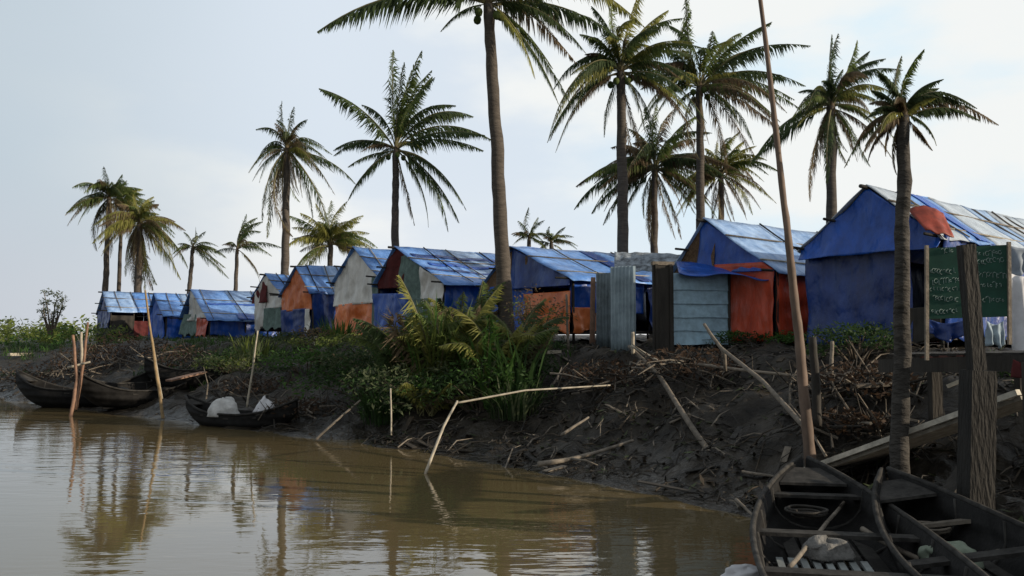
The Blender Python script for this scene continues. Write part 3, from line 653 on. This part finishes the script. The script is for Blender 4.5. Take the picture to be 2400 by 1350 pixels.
nipa('low frond palm drooping over the bank between central undergrowth and water', 1000, 920, 18.9, 1.5, 12, DG)
nipa('low dark frond palm under the orange-walled hut', 850, 850, 23.5, 1.6, 10, [FR_D, FR_G, FR_B])
nipa('frond palm between the central undergrowth and the maroon-gabled hut', 1085, 800, 22.5, 2.6, 18, DG, tall=1.2)
nipa('small dry frond palm beside the pale slanting plank', 760, 850, 25, 1.4, 9, [FR_B, FR_G, FR_D])
for i_, (px, py, d, w_, h_) in enumerate(((880,830,25,2.6,.9),(760,830,28,2.4,.8),(980,820,24,2.2,.9),(1090,815,22.5,1.8,.8))):
    shrub(('ragged yellow-brown weeds in front of the orange-walled hut', 'ragged weeds at the foot of the small orange-gabled hut', 'ragged weeds in front of the maroon-gabled hut', 'ragged weeds at the right end of the maroon-gabled hut')[i_], px, py, d, w_, h_, [LEAF4, LEAF3, FR_B], 1500, .06, 14, 'weeds', 'weed_clump')
BR = mat('dead brown leaves', (.07,.045,.03), var=.5, **leafk)
def brush(label, px, py, d, wd, h, n=40):
    p = pt(px, py, d); z = zt(p.x, p.y)
    t = empty('brushwood_pile', (p.x, p.y, z), 0, label, 'brushwood')
    mb = MB()
    for mi_, cnt in ((0, n), (1, n//2)):
        for k in range(cnt):
            c = Vector((rnd(-.5,.5)*wd, rnd(-.35,.35)*wd, rnd(-.05,.5)*h)); q = Vector((rnd(-1,1), rnd(-1,1), rnd(-.3,.9))).normalized()*rnd(.3,.9)
            mb.tube([c-q*.5, c+Vector((rnd(-.08,.08),0,rnd(-.05,.08))), c+q*.7], [.022,.016,.006], 5, mi_)
    tg = mb.build('twig_tangle', [DARKW, WOOD], t)
    mb = MB(); leaves(mb, (0,0,h*.4), wd*.5, n*9, .07, squash=h/wd); mb.build('dead_leaves', BR, t)
brush('brown brushwood heap left of the two reddish poles at the far left', 110, 850, 33, 3.4, 1.1, 70)
brush('dark brushwood heap behind the reddish poles', 215, 845, 32, 2.8, 1.2, 60)
brush('brushwood on the muddy slope right of the moored boat with white bundles', 730, 950, 21.5, 2.4, .5, 55)
brush('brushwood strewn on the slope above the moored boat', 620, 905, 24.5, 2.8, .5, 55)
brush('grey brushwood heap below the leftmost hut', 300, 840, 33, 3.0, 1.2, 60)
brush('brushwood heap between the tall ochre pole and the pale bush', 430, 855, 29, 2.8, .9, 55)
brush('brushwood tangle below the metal sheets in the middle of the bank', 1420, 880, 18.0, 2.0, .7, 60)
brush('dark brushwood tangle below the light blue-grey wall', 1620, 880, 17.0, 2.2, .7, 60)
brush('brushwood tangle left of the jetty under the deep blue gable', 2010, 910, 13.6, 1.8, .6, 55)
brush('brushwood tangle on the mud between the tall pole and the nearest palm', 1990, 1010, 12.6, 1.4, .4, 45)
# ground grass as one mass
mb = MB(); cnt = 0
while cnt < 2000:
    x, y = rnd(-24, 8), rnd(12, 46)
    d = float(shore_dist(np.array([x]), np.array([y]))[0])
    if not 2.2 < d < 10: continue
    gm = nz3(x*.35, y*.35, 5.5)
    if x > 1.5: gm -= .45 
    if gm < -.15 or (d < 4 and gm < .1): continue
    blades(mb, (x, y, zt(x,y)-.03), 5, rnd(.15,.4), .22, .016, .7, random.choice((0,0,1,2))); cnt += 1
tag(mb.build('bank_grass', [LEAF1, LEAF2, LEAF4]), 'short scrubby grass covering the upper mud bank', 'grass', kind='stuff')
# far left bank scrub
mb = MB()
for k in range(110):
    x = rnd(-34, -19); y = rnd(44, 62)
    if (x/y) > -.43: continue
    c = (x, y, zt(x,y)+rnd(.1,.75)); leaves(mb, c, rnd(.5,1.0), 60, .14, random.choice((0,0,1,2)), .7)
tag(mb.build('far_scrub', [LEAF3, LEAF2, LEAF4]), 'green scrub along the far left bank', 'scrub', kind='stuff')
mb = MB()
for k in range(240):
    x = rnd(-75, -20); y = rnd(70, 110)
    if (x/y) > -.43: continue
    leaves(mb, (x, y, 1.6+rnd(.1,1.6)), rnd(.8,1.6), 40, .25, random.choice((0,1,1)), .8)
tag(mb.build('distant_thicket', [LEAF4, LEAF3]), 'hazy distant thicket at the far left horizon', 'thicket', kind='stuff')
# sparse tree at left
p = pt(120, 790, 52); z = zt(p.x, p.y); tr = empty('sparse_tree', (p.x,p.y,z), 0, 'small sparse forked tree standing alone on the far left bank', 'tree')
mb = MB(); tips = []
for (dx, h) in ((-.5,2.4),(-.35,3.0),(.25,2.9),(.45,2.2),(.1,1.8),(.65,2.6),(-.6,1.9)):
    mb.tube([(0,0,-.2),(dx*.25,0,h*.3),(dx*.8,rnd(-.2,.2),h*.75),(dx,rnd(-.3,.3),h)], [.09,.06,.035,.012], 6); tips.append(Vector((dx,0,h)))
mb.build('trunk', BARK, tr, True)
mb = MB()
for c in tips:
    leaves(mb, c, .33, 70, .09); leaves(mb, c*.8, .28, 45, .09)
mb.build('crown', LEAF4, tr)

# ------------------------------------------------------------------ poles, branches, planks
def pole(label, pts, r0, r1=None, m=PALEW, name='bamboo_pole', cat='pole', group=None, extra=None, nodes=True):
    P = [pt(*q) for q in pts]; o = P[0].copy(); mb = MB(); r1 = r1 or r0
    V = []; Rr = []
    n = 10
    segs = len(P)-1
    for s in range(segs):
        for i in range(n if s < segs-1 else n+1):
            f = i/n; V.append(P[s].lerp(P[s+1], f)-o + Vector((.012*nz3(s+f*3,r0*90,1),.012*nz3(s+f*3,4,r0*50),0)))
            k = (s+f)/segs; Rr.append((r0+(r1-r0)*k)*(1.0+(.10 if (i % 2 and nodes) else 0)))
    mb.tube(V, Rr, 8)
    if extra:
        for q, a, b in extra: mb.tube([pt(*w_)-o for w_ in q], [a,(a+b)/2,b][:len(q)], 6)
    ob = mb.build(name, m, None, True); ob.location = o
    return tag(ob, label, cat, group)
pole('very tall bamboo pole leaning left, planted by the near boat', [(1900,1100,11.3),(1872,790,11.3),(1838,480,11.3),(1775,-60,11.3)], .072, .024, mat('aged bamboo', (.125,.088,.066), var=.45, rough=.7, scale=5, stretch=(1,1,.4)))
pole('dark stake beside the tall leaning bamboo pole', [(1917,1000,12.2),(1905,790,12.2)], .06, .05, DARKW, 'stake', 'stake')
pole('bamboo rail of the bent bamboo frame in front of the shrubs', [(1068,945,15.0),(1230,915,15.6),(1430,903,16.5)], .017, .014)
pole('bamboo leg of the bent frame slanting down into the water', [(996,1112,14.2),(1040,1000,14.6),(1072,940,15.0)], .024, .018)
pole('long grey forked branch sliding down the mud from the metal sheet', [(1475,812,18.0),(1545,880,16.5),(1610,985,14.6),(1690,1100,13.2)], .038, .05, WOOD, 'branch', 'branch', extra=[([(1650,1065,13.8),(1610,1082,13.8),(1570,1092,13.7)],.035,.015),([(1520,850,17.0),(1495,856,17.0),(1478,848,17.0)],.03,.012)], nodes=False)
pole('long pale branch leaning from the red-orange wall to the tall pole', [(1650,760,15.5),(1690,815,15.0),(1790,895,13.5),(1890,1005,12.0)], .028, .04, WOOD, 'branch', 'branch', extra=[([(1690,815,15.0),(1698,830,15),(1700,870,15.0)],.035,.03)], nodes=False)
pole('slanting stick in the mud left of the bent bamboo frame', [(738,1032,18.5),(790,985,18.6),(845,938,18.8)], .026, .02, WOOD, 'stick', 'stick')
pole('thin upright stick in the bank right of the slanting stick', [(917,1020,17.6),(915,910,17.8)], .018, .014, PALEW, 'stick', 'stick')
pole('tall bamboo pole leaning at the left boats', [(384,990,23.4),(363,850,23.6),(340,680,23.8)], .042, .024, mat('ochre bamboo',(.26,.18,.09),var=.3), )
pole('pale thin bamboo pole next to the tall leaning one at the left boats', [(379,935,23.7),(356,790,23.9)], .028, .03, PALEW)
pole('thin mooring pole standing in the boat with white bundles', [(578,955,21.6),(592,870,21.6),(604,775,21.6)], .025, .018, PALEW, 'mooring_pole')
pole('left of the two reddish bamboo poles in the water before the leftmost boat', [(165,985,24.2),(180,890,24.4),(171,785,24.4)], .05, .036, REDW)
pole('right of the two reddish bamboo poles in the water before the leftmost boat', [(178,960,24.6),(196,850,24.7),(206,755,24.7)], .042, .03, REDW)
pole('short crosspiece lashed between the two reddish poles', [(158,862,24.5),(212,848,24.7)], .034, .026, PALEW, 'crosspiece')
pole('broken upright post in the undergrowth left of the leftmost hut', [(192,860,30),(190,778,30)], .05, .04, PALEW, 'post', 'post')
pole('diagonal mooring pole lying from the tall pole across the near boat', [(1890,1085,11.6),(1960,1145,10.8),(2060,1212,9.9)], .03, .026, WOOD, 'mooring_pole', nodes=False)
pole('diagonal pole lying on the near boats toward the bottom edge', [(2020,1240,8.8),(2110,1290,8.3),(2230,1345,7.9)], .028, .024, WOOD, 'mooring_pole', nodes=False)
pole('thin stick in the water left of the near boat', [(1725,1170,11.3),(1790,1235,10.6)], .02, .016, WOOD, 'stick', 'stick')
pole('long pale driftwood branch on the mud near the water', [(1262,1088,14.0),(1330,1078,14.2),(1400,1060,14.4),(1485,1032,14.8)], .045, .022, WOOD, 'branch', 'branch', extra=[([(1340,1076,14.2),(1375,1080,14.0),(1400,1090,13.9)],.025,.01)], nodes=False)
pole('driftwood stick higher on the mud left of the forked branch', [(1315,1020,15.2),(1380,978,15.8)], .03, .018, WOOD, 'branch', 'branch', nodes=False)
pole('white stub of driftwood standing by the metal sheet', [(1484,830,17.6),(1483,778,17.6)], .035, .03, PALEW, 'stake', 'stake')
pole('upper rail of the loose fence below the light blue-grey wall', [(1480,810,17.5),(1545,848,17.0),(1600,852,17)], .03, .025, PALEW, 'rail', 'rail')
pole('long thin rail running along the bank below the red-orange wall', [(1630,853,16.5),(1760,870,15.5),(1900,884,14.8),(2080,870,14.2)], .028, .022, WOOD, 'rail', 'rail')
pole('leaning pale post before the deep blue gable', [(1948,885,14.6),(1950,800,14.7)], .035, .03, WOOD, 'post', 'post')
pole('slim post at the right edge of the orange strip of the long-roofed hut', [(1332,820,21.5),(1328,690,21.5)], .03, .025, WOOD, 'post', 'post')
pole('pink-grey post at the end of the long-roofed hut, behind the metal sheet', [(1388,815,22.5),(1390,650,22.5)], .07, .06, REDW, 'post', 'post')
def plank(label, a, b, wd, th, m=WOOD, name='plank', group=None):
    A, B = pt(*a), pt(*b); mb = MB(); mb.beam((0,0,0), B-A, wd, th)
    o = mb.build(name, m); o.location = A
    return tag(o, label, 'plank', group)
plank('pale slanting plank lying on the bank above the boat with white bundles', (640,868,27), (748,800,30), .3, .05, PALEW)
plank('pinkish plank behind the bow of the boat with white bundles', (395,892,25.5), (478,872,26.5), .28, .05, REDW)
plank('pale horizontal log on the far left bank', (20,831,38), (130,829,40), .22, .12, PALEW)
plank('pale plank end jutting out left of the dark jetty post', (2222,905,10.2), (2300,872,10.0), .16, .04, PALEW)
plank('grey plank lying before the jetty', (2000,905,13.2), (2095,900,13.2), .25, .05)
plank('small pale plank on the bank in front of the long-roofed hut', (1240,828,19.5), (1310,824,19.8), .25, .06, PALEW)

plank('weathered plank lying across the second near boat', (2110,1238,8.9), (2290,1218,8.5), .13, .035, WOOD)
plank('broken dark board leaning on the jetty post', (2195,1190,9.2), (2300,1040,9.6), .16, .03, DARKW)
plank('short pale board at the tip of the second near boat', (2100,1185,9.7), (2170,1180,9.5), .34, .03, WOOD)
plank('pale splinter of board in the mud at the right edge', (2340,1290,8.0), (2420,1340,7.7), .08, .03, PALEW)
# gangway
g0, g1 = pt(1935,1103,12.1), pt(2440,925,9.6)
gw = empty('gangway', g0, 0, 'long sloping plank gangway rising to the jetty at the right', 'gangway')
dv = g1-g0; sv = Vector((dv.y,-dv.x,0)).normalized()
for k, (off, zz, wd) in enumerate(((-.42,.05,.08),(.42,.04,.08))):
    mb = MB(); mb.beam(sv*off+Vector((0,0,zz)), dv+sv*off+Vector((0,0,zz)), wd, .06); mb.build('side_rail', mat('sun-bleached plank', (.46,.43,.36), var=.3, scale=9), gw)
mb = MB(); mb.beam(Vector((0,0,-.02)), dv+Vector((0,0,-.02)), .76, .04); tb = mb.build('tread_board', mat('grey tread board', (.24,.22,.185), var=.4, rough=.8, scale=7, bump=.4), gw)
for k in range(9):
    p = dv*((k+.5)/9); mb = MB(); mb.beam(p-sv*.36+Vector((0,0,.014)), p+sv*.36+Vector((0,0,.012)), .04, .025); mb.build('cleat', DARKW, tb)
# ------------------------------------------------------------------ jetty
jo = pt(2280,1260,9.0); jz = zt(jo.x, jo.y)
jt = empty('jetty', (jo.x,jo.y,jz), 0, 'dark timber jetty with a deck on stout posts at the right edge', 'jetty')
J = lambda px,py,d: pt(px,py,d)-Vector((jo.x,jo.y,jz))
def bx(name, a, b, wd, th, m=DARKW):
    mb = MB(); mb.beam(a, b, wd, th); return mb.build(name, m, jt)
bx('post', Vector((0,0,-.4)), J(2292,868,9.0), .27, .25, mat('black wet timber', (.022,.02,.017), var=.5, rough=.8, scale=5, stretch=(1,1,.2), bump=.8))
for (px, d) in ((2395,11.5),(2190,12.2),(2420,8.6)):
    A = pt(px, 850, d); bx('post', Vector((A.x-jo.x, A.y-jo.y, zt(A.x,A.y)-jz-.4)), J(px,850,d), .14, .14)
bx('cross_beam', J(2075,858,11.6), J(2460,850,8.9), .2, .17)
for k in range(9):
    f = k/8; A = Vector(J(2120,832,11.9)).lerp(J(2440,828,9.4), f); mb = MB()
    mb.beam(A+Vector((-.25,-.35,0)), A+Vector((.55,.95,0)), .24, .035); mb.build('deck_board', GUNW if k % 2 else DARKW, jt)
bx('edge_board', J(2160,848,11.0), J(2262,846,10.2), .05, .14, mat('red brown board',(.10,.035,.025),var=.4))
bx('upper_post', J(2290,868,9.0), J(2264,574,9.0), .135, .135, mat('black wet timber', (.022,.02,.017), var=.5, rough=.8, scale=5, stretch=(1,1,.2), bump=.8))
# notice board
so_ = pt(2268, 745, 9.7)
sg = empty('notice_board', so_, 0, 'green chalkboard with pale handwriting, fixed behind the jetty post', 'sign')
mb = MB(); tl, trr, bl, br = pt(2170,582,9.75)-so_, pt(2362,574,9.55)-so_, pt(2168,748,9.75)-so_, pt(2362,742,9.55)-so_
def bq(u, v): return bl.lerp(br,u).lerp(tl.lerp(trr,u),v)
mb.slab(lambda u,v: bq(u,v), 2, 2, .03); mb.build('board', BOARD, sg)
def fr(a, b): mb = MB(); mb.beam(a, b, .035, .035); mb.build('frame', WOOD, sg)
o = Vector((0,-.02,0)); fr(bl+o+Vector((0,0,-.45)), tl+o+Vector((0,0,.03))); fr(br+o+Vector((0,0,-.3)), trr+o+Vector((0,0,.03)))
random.seed(5)
for row, (v, u0, u1) in enumerate(((.93,.20,.32),(.91,.58,.9),(.78,.58,.93),(.68,.06,.36),(.58,.56,.96),(.53,.08,.40),(.46,.56,.94),(.40,.06,.38),(.28,.1,.42),(.22,.55,.95),(.12,.08,.38))):
    u = u0; ch = MB()
    while u < u1:
        c = bq(u, v+rnd(-.012,.012)+.02*math.sin(u*6+row))+Vector((0,-.019,0)); w_ = rnd(.009,.021); k = random.random()
        if k < .6:                                              # round characters
            pts = [c+Vector((math.cos(q)*w_, 0, math.sin(q)*w_*1.2)) for q in [R(40+ i*40*(.8 if k < .3 else 1)) for i in range(9)]]
            ch.tube(pts, .0042, 4)
        elif k < .8: ch.tube([c+Vector((-w_,0,w_)), c+Vector((0,0,w_*1.6)), c+Vector((w_,0,w_)), c+Vector((w_,0,-w_*1.8))], .0042, 4)
        else: ch.tube([c+Vector((0,0,w_*1.4)), c+Vector((0,0,-w_*1.4)), c+Vector((w_,0,-w_*1.4))], .0042, 4)
        u += rnd(.028, .045)
    ch.build('handwriting', CHALK, sg)
# cloth and washing near right hut
def cloth(label, a, b, drop, m, name='hanging_cloth', d2=None, seed=0):
    A, B = pt(*a), pt(*b); mb = MB()
    def fn(u, v):
        p = A.lerp(B,u); z = p.z - drop*v*(1+.15*math.sin(u*7+seed)) - .05*math.sin(math.pi*u)
        return (p.x-A.x, p.y-A.y+.06*v*math.sin(u*14+seed)+.03*nz3(u*4,v*3,seed), z-A.z)
    mb.slab(fn, 26, 10, .012); o = mb.build(name, m, None, True); o.location = A
    return tag(o, label, 'cloth')
cloth('pale blue-white cloth hanging below the chalkboard', (2312,752,11.2), (2352,752,11.2), .28, mat('pale blue cloth',(.36,.45,.52),var=.25,rough=.9,trans=.1), seed=2)
cloth('dark blue cloth hanging left below the chalkboard', (2175,748,12.0), (2262,750,11.8), .22, NAVY, seed=4)
cloth('bright white cloth hanging at the right edge of the photo', (2366,640,12.0), (2440,640,11.9), .95, WHITEC, seed=6)
cloth('grey sheet stretched under the large roof at the right edge', (2362,575,12.2), (2450,572,12.1), .36, mat('grey sheet',(.24,.28,.33),var=.2), seed=7)
cloth('reddish cloth rolled on the jetty at the right edge', (2375,842,9.2), (2440,842,9.0), .16, MAROON, seed=8)

# ------------------------------------------------------------------ boats
def boat(label, a, b, beam, depth=.42, rise=.45, z=0.0, roll=0, thwarts=(-.45,0,.45), floor=True, slats=0):
    """a, b: world xy of the two ends"""
    a, b = Vector(a), Vector(b); c = (a+b)/2; dv = b-a; Ln = dv.length
    t = empty('wooden_boat', (c.x, c.y, z), math.atan2(dv.y, dv.x), label, 'boat', 'wooden boats along the shore')
    t.rotation_euler = (roll, 0, math.atan2(dv.y, dv.x))
    def hb(s): return beam/2*max(.02, (1-abs(s)**2.2))**.75
    def sheer(s): return depth + rise*abs(s)**2.6
    def keel(s): return -.12 + (rise+depth)*.72*abs(s)**3.4
    K, n = 26, 9
    def shell(off):
        V = []
        for i in range(K+1):
            s = -1+2*i/K
            for j in range(n):
                q = math.pi*j/(n-1)
                y = -math.cos(q)*max(.012, hb(s)-off); zz = sheer(s) - (sheer(s)-keel(s)-off)*(math.sin(q)**.7)
                V.append((s*(Ln/2-off), y, zz))
        return V
    mb = MB(); o_, i_ = shell(0), shell(.035); m_ = len(o_)
    id_ = lambda i,j: i*n+j
    fo = [(id_(i,j),id_(i,j+1),id_(i+1,j+1),id_(i+1,j)) for i in range(K) for j in range(n-1)]
    fi = [tuple(m_+k for k in reversed(f)) for f in fo]
    rim = []
    for i in range(K):
        rim.append((id_(i,0),id_(i+1,0),m_+id_(i+1,0),m_+id_(i,0))); k = n-1
        rim.append((id_(i+1,k),id_(i,k),m_+id_(i,k),m_+id_(i+1,k)))
    mb.add(o_+i_, fo+fi+rim); hull = mb.build('hull', HULL, t, True)
    for sg in (-1,1):
        mb = MB(); pts = [(s*Ln/2, sg*hb(s), sheer(s)+.01) for s in [-1+2*i/24 for i in range(25)]]
        mb.tube(pts, .028, 6); mb.build('gunwale', GUNW, hull, True)
    for s in thwarts:
        mb = MB(); mb.box((s*Ln/2, 0, sheer(s)-.09), (.17, 2*hb(s)-.02, .035)); mb.build('thwart', GUNW, t)
    for s in (-.93,.93):
        mb = MB(); w0 = hb(s); w1 = hb(s*.86)
        A = [( s*Ln/2,-w0*.9,sheer(s)-.02),( s*Ln/2,w0*.9,sheer(s)-.02),( s*.84*Ln/2,w1*.9,sheer(s*.84)-.02),( s*.84*Ln/2,-w1*.9,sheer(s*.84)-.02)]
        mb.add([*A, *[(x,y,z_-.03) for x,y,z_ in A]], [(0,1,2,3),(7,6,5,4),(0,4,5,1),(1,5,6,2),(2,6,7,3),(3,7,4,0)]); mb.build('end_deck', GUNW, t)
    for k in range(7):
        s = -.7+1.4*k/6
        mb = MB(); h_ = hb(s)-.035
        mb.tube([(s*Ln/2, -math.cos(q)*h_, sheer(s)-(sheer(s)-keel(s)-.04)*(math.sin(q)**.7)) for q in [math.pi*j/10 for j in range(11)]], .022, 5); mb.build('rib', GUNW, hull, True)
    if floor:
        for k in range(-2,3):
            mb = MB(); mb.box((0, k*beam*.11, .05), (Ln*.62, beam*.085, .02)); mb.build('floor_board', GUNW, t)
    return t
def gz_(px, py, z, ):       # pixel on horizontal plane z
    d = F*(EYE-z)/(py-785); p = pt(px, py, d); return (p.x, p.y)
boat('near open boat at the bottom right, moored beside the tall bamboo pole', gz_(1885,1100,.55), (2.0,3.4), 1.62, .38, .3, .02, 0, (-.72,-.34,.02,.4))
boat('second near boat right of the open one, pale deck at its tip', gz_(2098,1148,.5), (3.3,3.2), 1.25, .36, .3, .08, R(9), (-.3,.05,.4))
boat('moored boat holding white bundles at the water edge', (-8.15,22.3), (-5.0,20.75), .95, .33, .38, -.02)
boat('dark leftmost boat lying along the left shore', (-15.4,27.6), (-11.0,27.0), 1.5, .5, .6, .0, R(-4), (.5,0,-.4))
boat('dark boat drawn up with its bow to the water, right of the leftmost boat', (-12.3,25.0), (-9.6,27.4), 1.5, .55, .55, .12, R(6), (.4,-.2))
boat('old dark boat drawn up on the mud just behind the pinkish plank', (-11.0,26.6), (-8.2,27.6), 1.3, .5, .5, .55, R(-8), (.3,-.3))
def bundle(label, px, py, d, w_, h_, m, name='cloth_bundle', cat='bundle', cone=False, ground=False):
    p = pt(px, py, d)
    if ground: p.z = zt(p.x, p.y)-.03
    mb = MB(); s0 = rnd(0,50)
    V = []; n, k = 28, 14
    for i in range(k+1):
        f = i/k; r_ = (math.cos(f*math.pi/2)**(.5 if not cone else 1.1))
        for j in range(n):
            q = 2*math.pi*j/n; rr = max(.01, w_/2*r_*(1+.42*nz3(math.cos(q)*1.5+s0, math.sin(q)*1.5, f*1.6)+.12*nz3(math.cos(q)*4+s0, math.sin(q)*4, f*5)))
            V.append((math.cos(q)*rr, math.sin(q)*rr*.7, h_*math.sin(f*math.pi/2)*(1+.35*nz3(math.cos(q)*1.3, math.sin(q)*1.3+f*2, s0))))
    mb.add(V, [(i*n+j, i*n+(j+1)%n, (i+1)*n+(j+1)%n, (i+1)*n+j) for i in range(k) for j in range(n)]+[tuple(range(n-1,-1,-1)), tuple(k*n+j for j in range(n))])
    o = mb.build(name, m, None, True); o.location = p
    return tag(o, label, cat)
bundle('larger rounded grey-white bundle in the moored boat', 527, 976, 21.4, .72, .40, SACK)
bundle('smaller pointed white bundle in the moored boat', 622, 966, 21.2, .5, .33, WHITEC, cone=True)
bundle('pale grey bundle lying in the near open boat', 1940, 1305, 8.2, .44, .16, mat('dull sack', (.17,.165,.155), var=.4, rough=.9, scale=9, bump=.6))
bundle('white crumpled sheet at the bottom edge beside the near boat', 1752, 1352, 8.0, .42, .09, WHITEC, 'crumpled_sheet', 'sheet')
bundle('pale green sheet heaped in the second near boat', 2225, 1325, 7.9, .55, .18, GREENC, 'crumpled_sheet', 'sheet')
bundle('small white bundle on the bank behind the moored boat', 577, 790, 29, .3, .25, WHITEC, ground=True)
# slatted floor rack in near boat
ro = pt(1935, 1335, 7.9); rk = empty('slat_rack', ro, R(78), 'rack of pale grey slats in the bottom of the near open boat', 'rack')
for k in range(8):
    mb = MB(); mb.box((0, (k-3.5)*.105, .0), (.62, .06, .03)); mb.build('slat', mat('pale slat',(.22,.24,.235),var=.3), rk)
for x in (-.22,.22):
    mb = MB(); mb.box((x, 0, -.035), (.05, .86, .04)); mb.build('bearer', GUNW, rk)

def coil(label, px, py, d, r0, m):
    p = pt(px, py, d); mb = MB(); pts = []
    for k in range(70):
        q = k*.42; rr = r0*(1-.25*math.sin(k*.09)) + .015*nz3(k*.3, px, 1)
        pts.append((math.cos(q)*rr, math.sin(q)*rr, .02+k*.0012+.02*nz3(k*.2, 3, px)))
    mb.tube(pts, .014, 6); o = mb.build('rope_coil', m, None, True); o.location = p
    return tag(o, label, 'rope')
coil('coil of dark rope on the floor of the near open boat', 1890, 1215, 9.3, .17, DARKW)
coil('coil of grey rope in the second near boat', 2180, 1255, 8.7, .15, WOOD)
pole('loose oar lying along the near open boat', [(1850,1330,7.6),(1930,1235,8.9),(1985,1170,10.2)], .022, .02, WOOD, 'oar', 'oar', nodes=False)
# ------------------------------------------------------------------ debris on the mud
random.seed(33)
mb = MB(); cnt = 0
while cnt < 4200:
    if cnt < 2600: x, y = rnd(-3, 8), rnd(9, 24)
    else: x, y = rnd(-24, 8), rnd(8, 44)
    d = float(shore_dist(np.array([x]), np.array([y]))[0])
    if not .1 < d < 8.5 or x/y < -.62: continue
    if nz3(x*.9, y*.9, 12) < -.12 and random.random() < .8: continue
    l = rnd(.08,.5)*(2.2 if random.random() < .08 else 1); q = rnd(0, math.pi)
    dx, dy = math.cos(q)*l/2, math.sin(q)*l/2
    mi = random.choice((0,0,0,0,0,2,2,3,3,1)); up = rnd(0,.22)*l if random.random() < .5 else 0
    a, b_ = Vector((x-dx,y-dy,zt(x-dx,y-dy)+.01)), Vector((x+dx,y+dy,zt(x+dx,y+dy)+.015+up))
    k = random.random()
    if k < .72: mb.tube([a, (a+b_)/2+Vector((rnd(-.1,.1)*l,rnd(-.1,.1)*l,.12*l)), b_], [rnd(.008,.018), rnd(.006,.014), .004], 5, mi)
    elif k < .78: mb.beam(a, b_, rnd(.04,.13), .018, mi)
    else:                                             # leaf litter
        for j in range(5):
            c = Vector((x+rnd(-.2,.2), y+rnd(-.2,.2), 0)); c.z = zt(c.x,c.y)+rnd(.01,.05)
            u = Vector((rnd(-1,1),rnd(-1,1),rnd(-.3,.5))).normalized()*rnd(.05,.13); v_ = Vector((-u.y,u.x,rnd(-.03,.03)))*.3
            mb.add([c-u, c+v_, c+u, c-v_], [(0,1,2,3)], random.choice((3,3,4,0)))
    cnt += 1
tag(mb.build('driftwood_debris', [DARKW, WOOD, GUNW, mat('rotting leaves', (.045,.034,.022), var=.6), LEAF4]), 'scattered driftwood, roots and rubbish strewn over the mud', 'debris', kind='stuff')
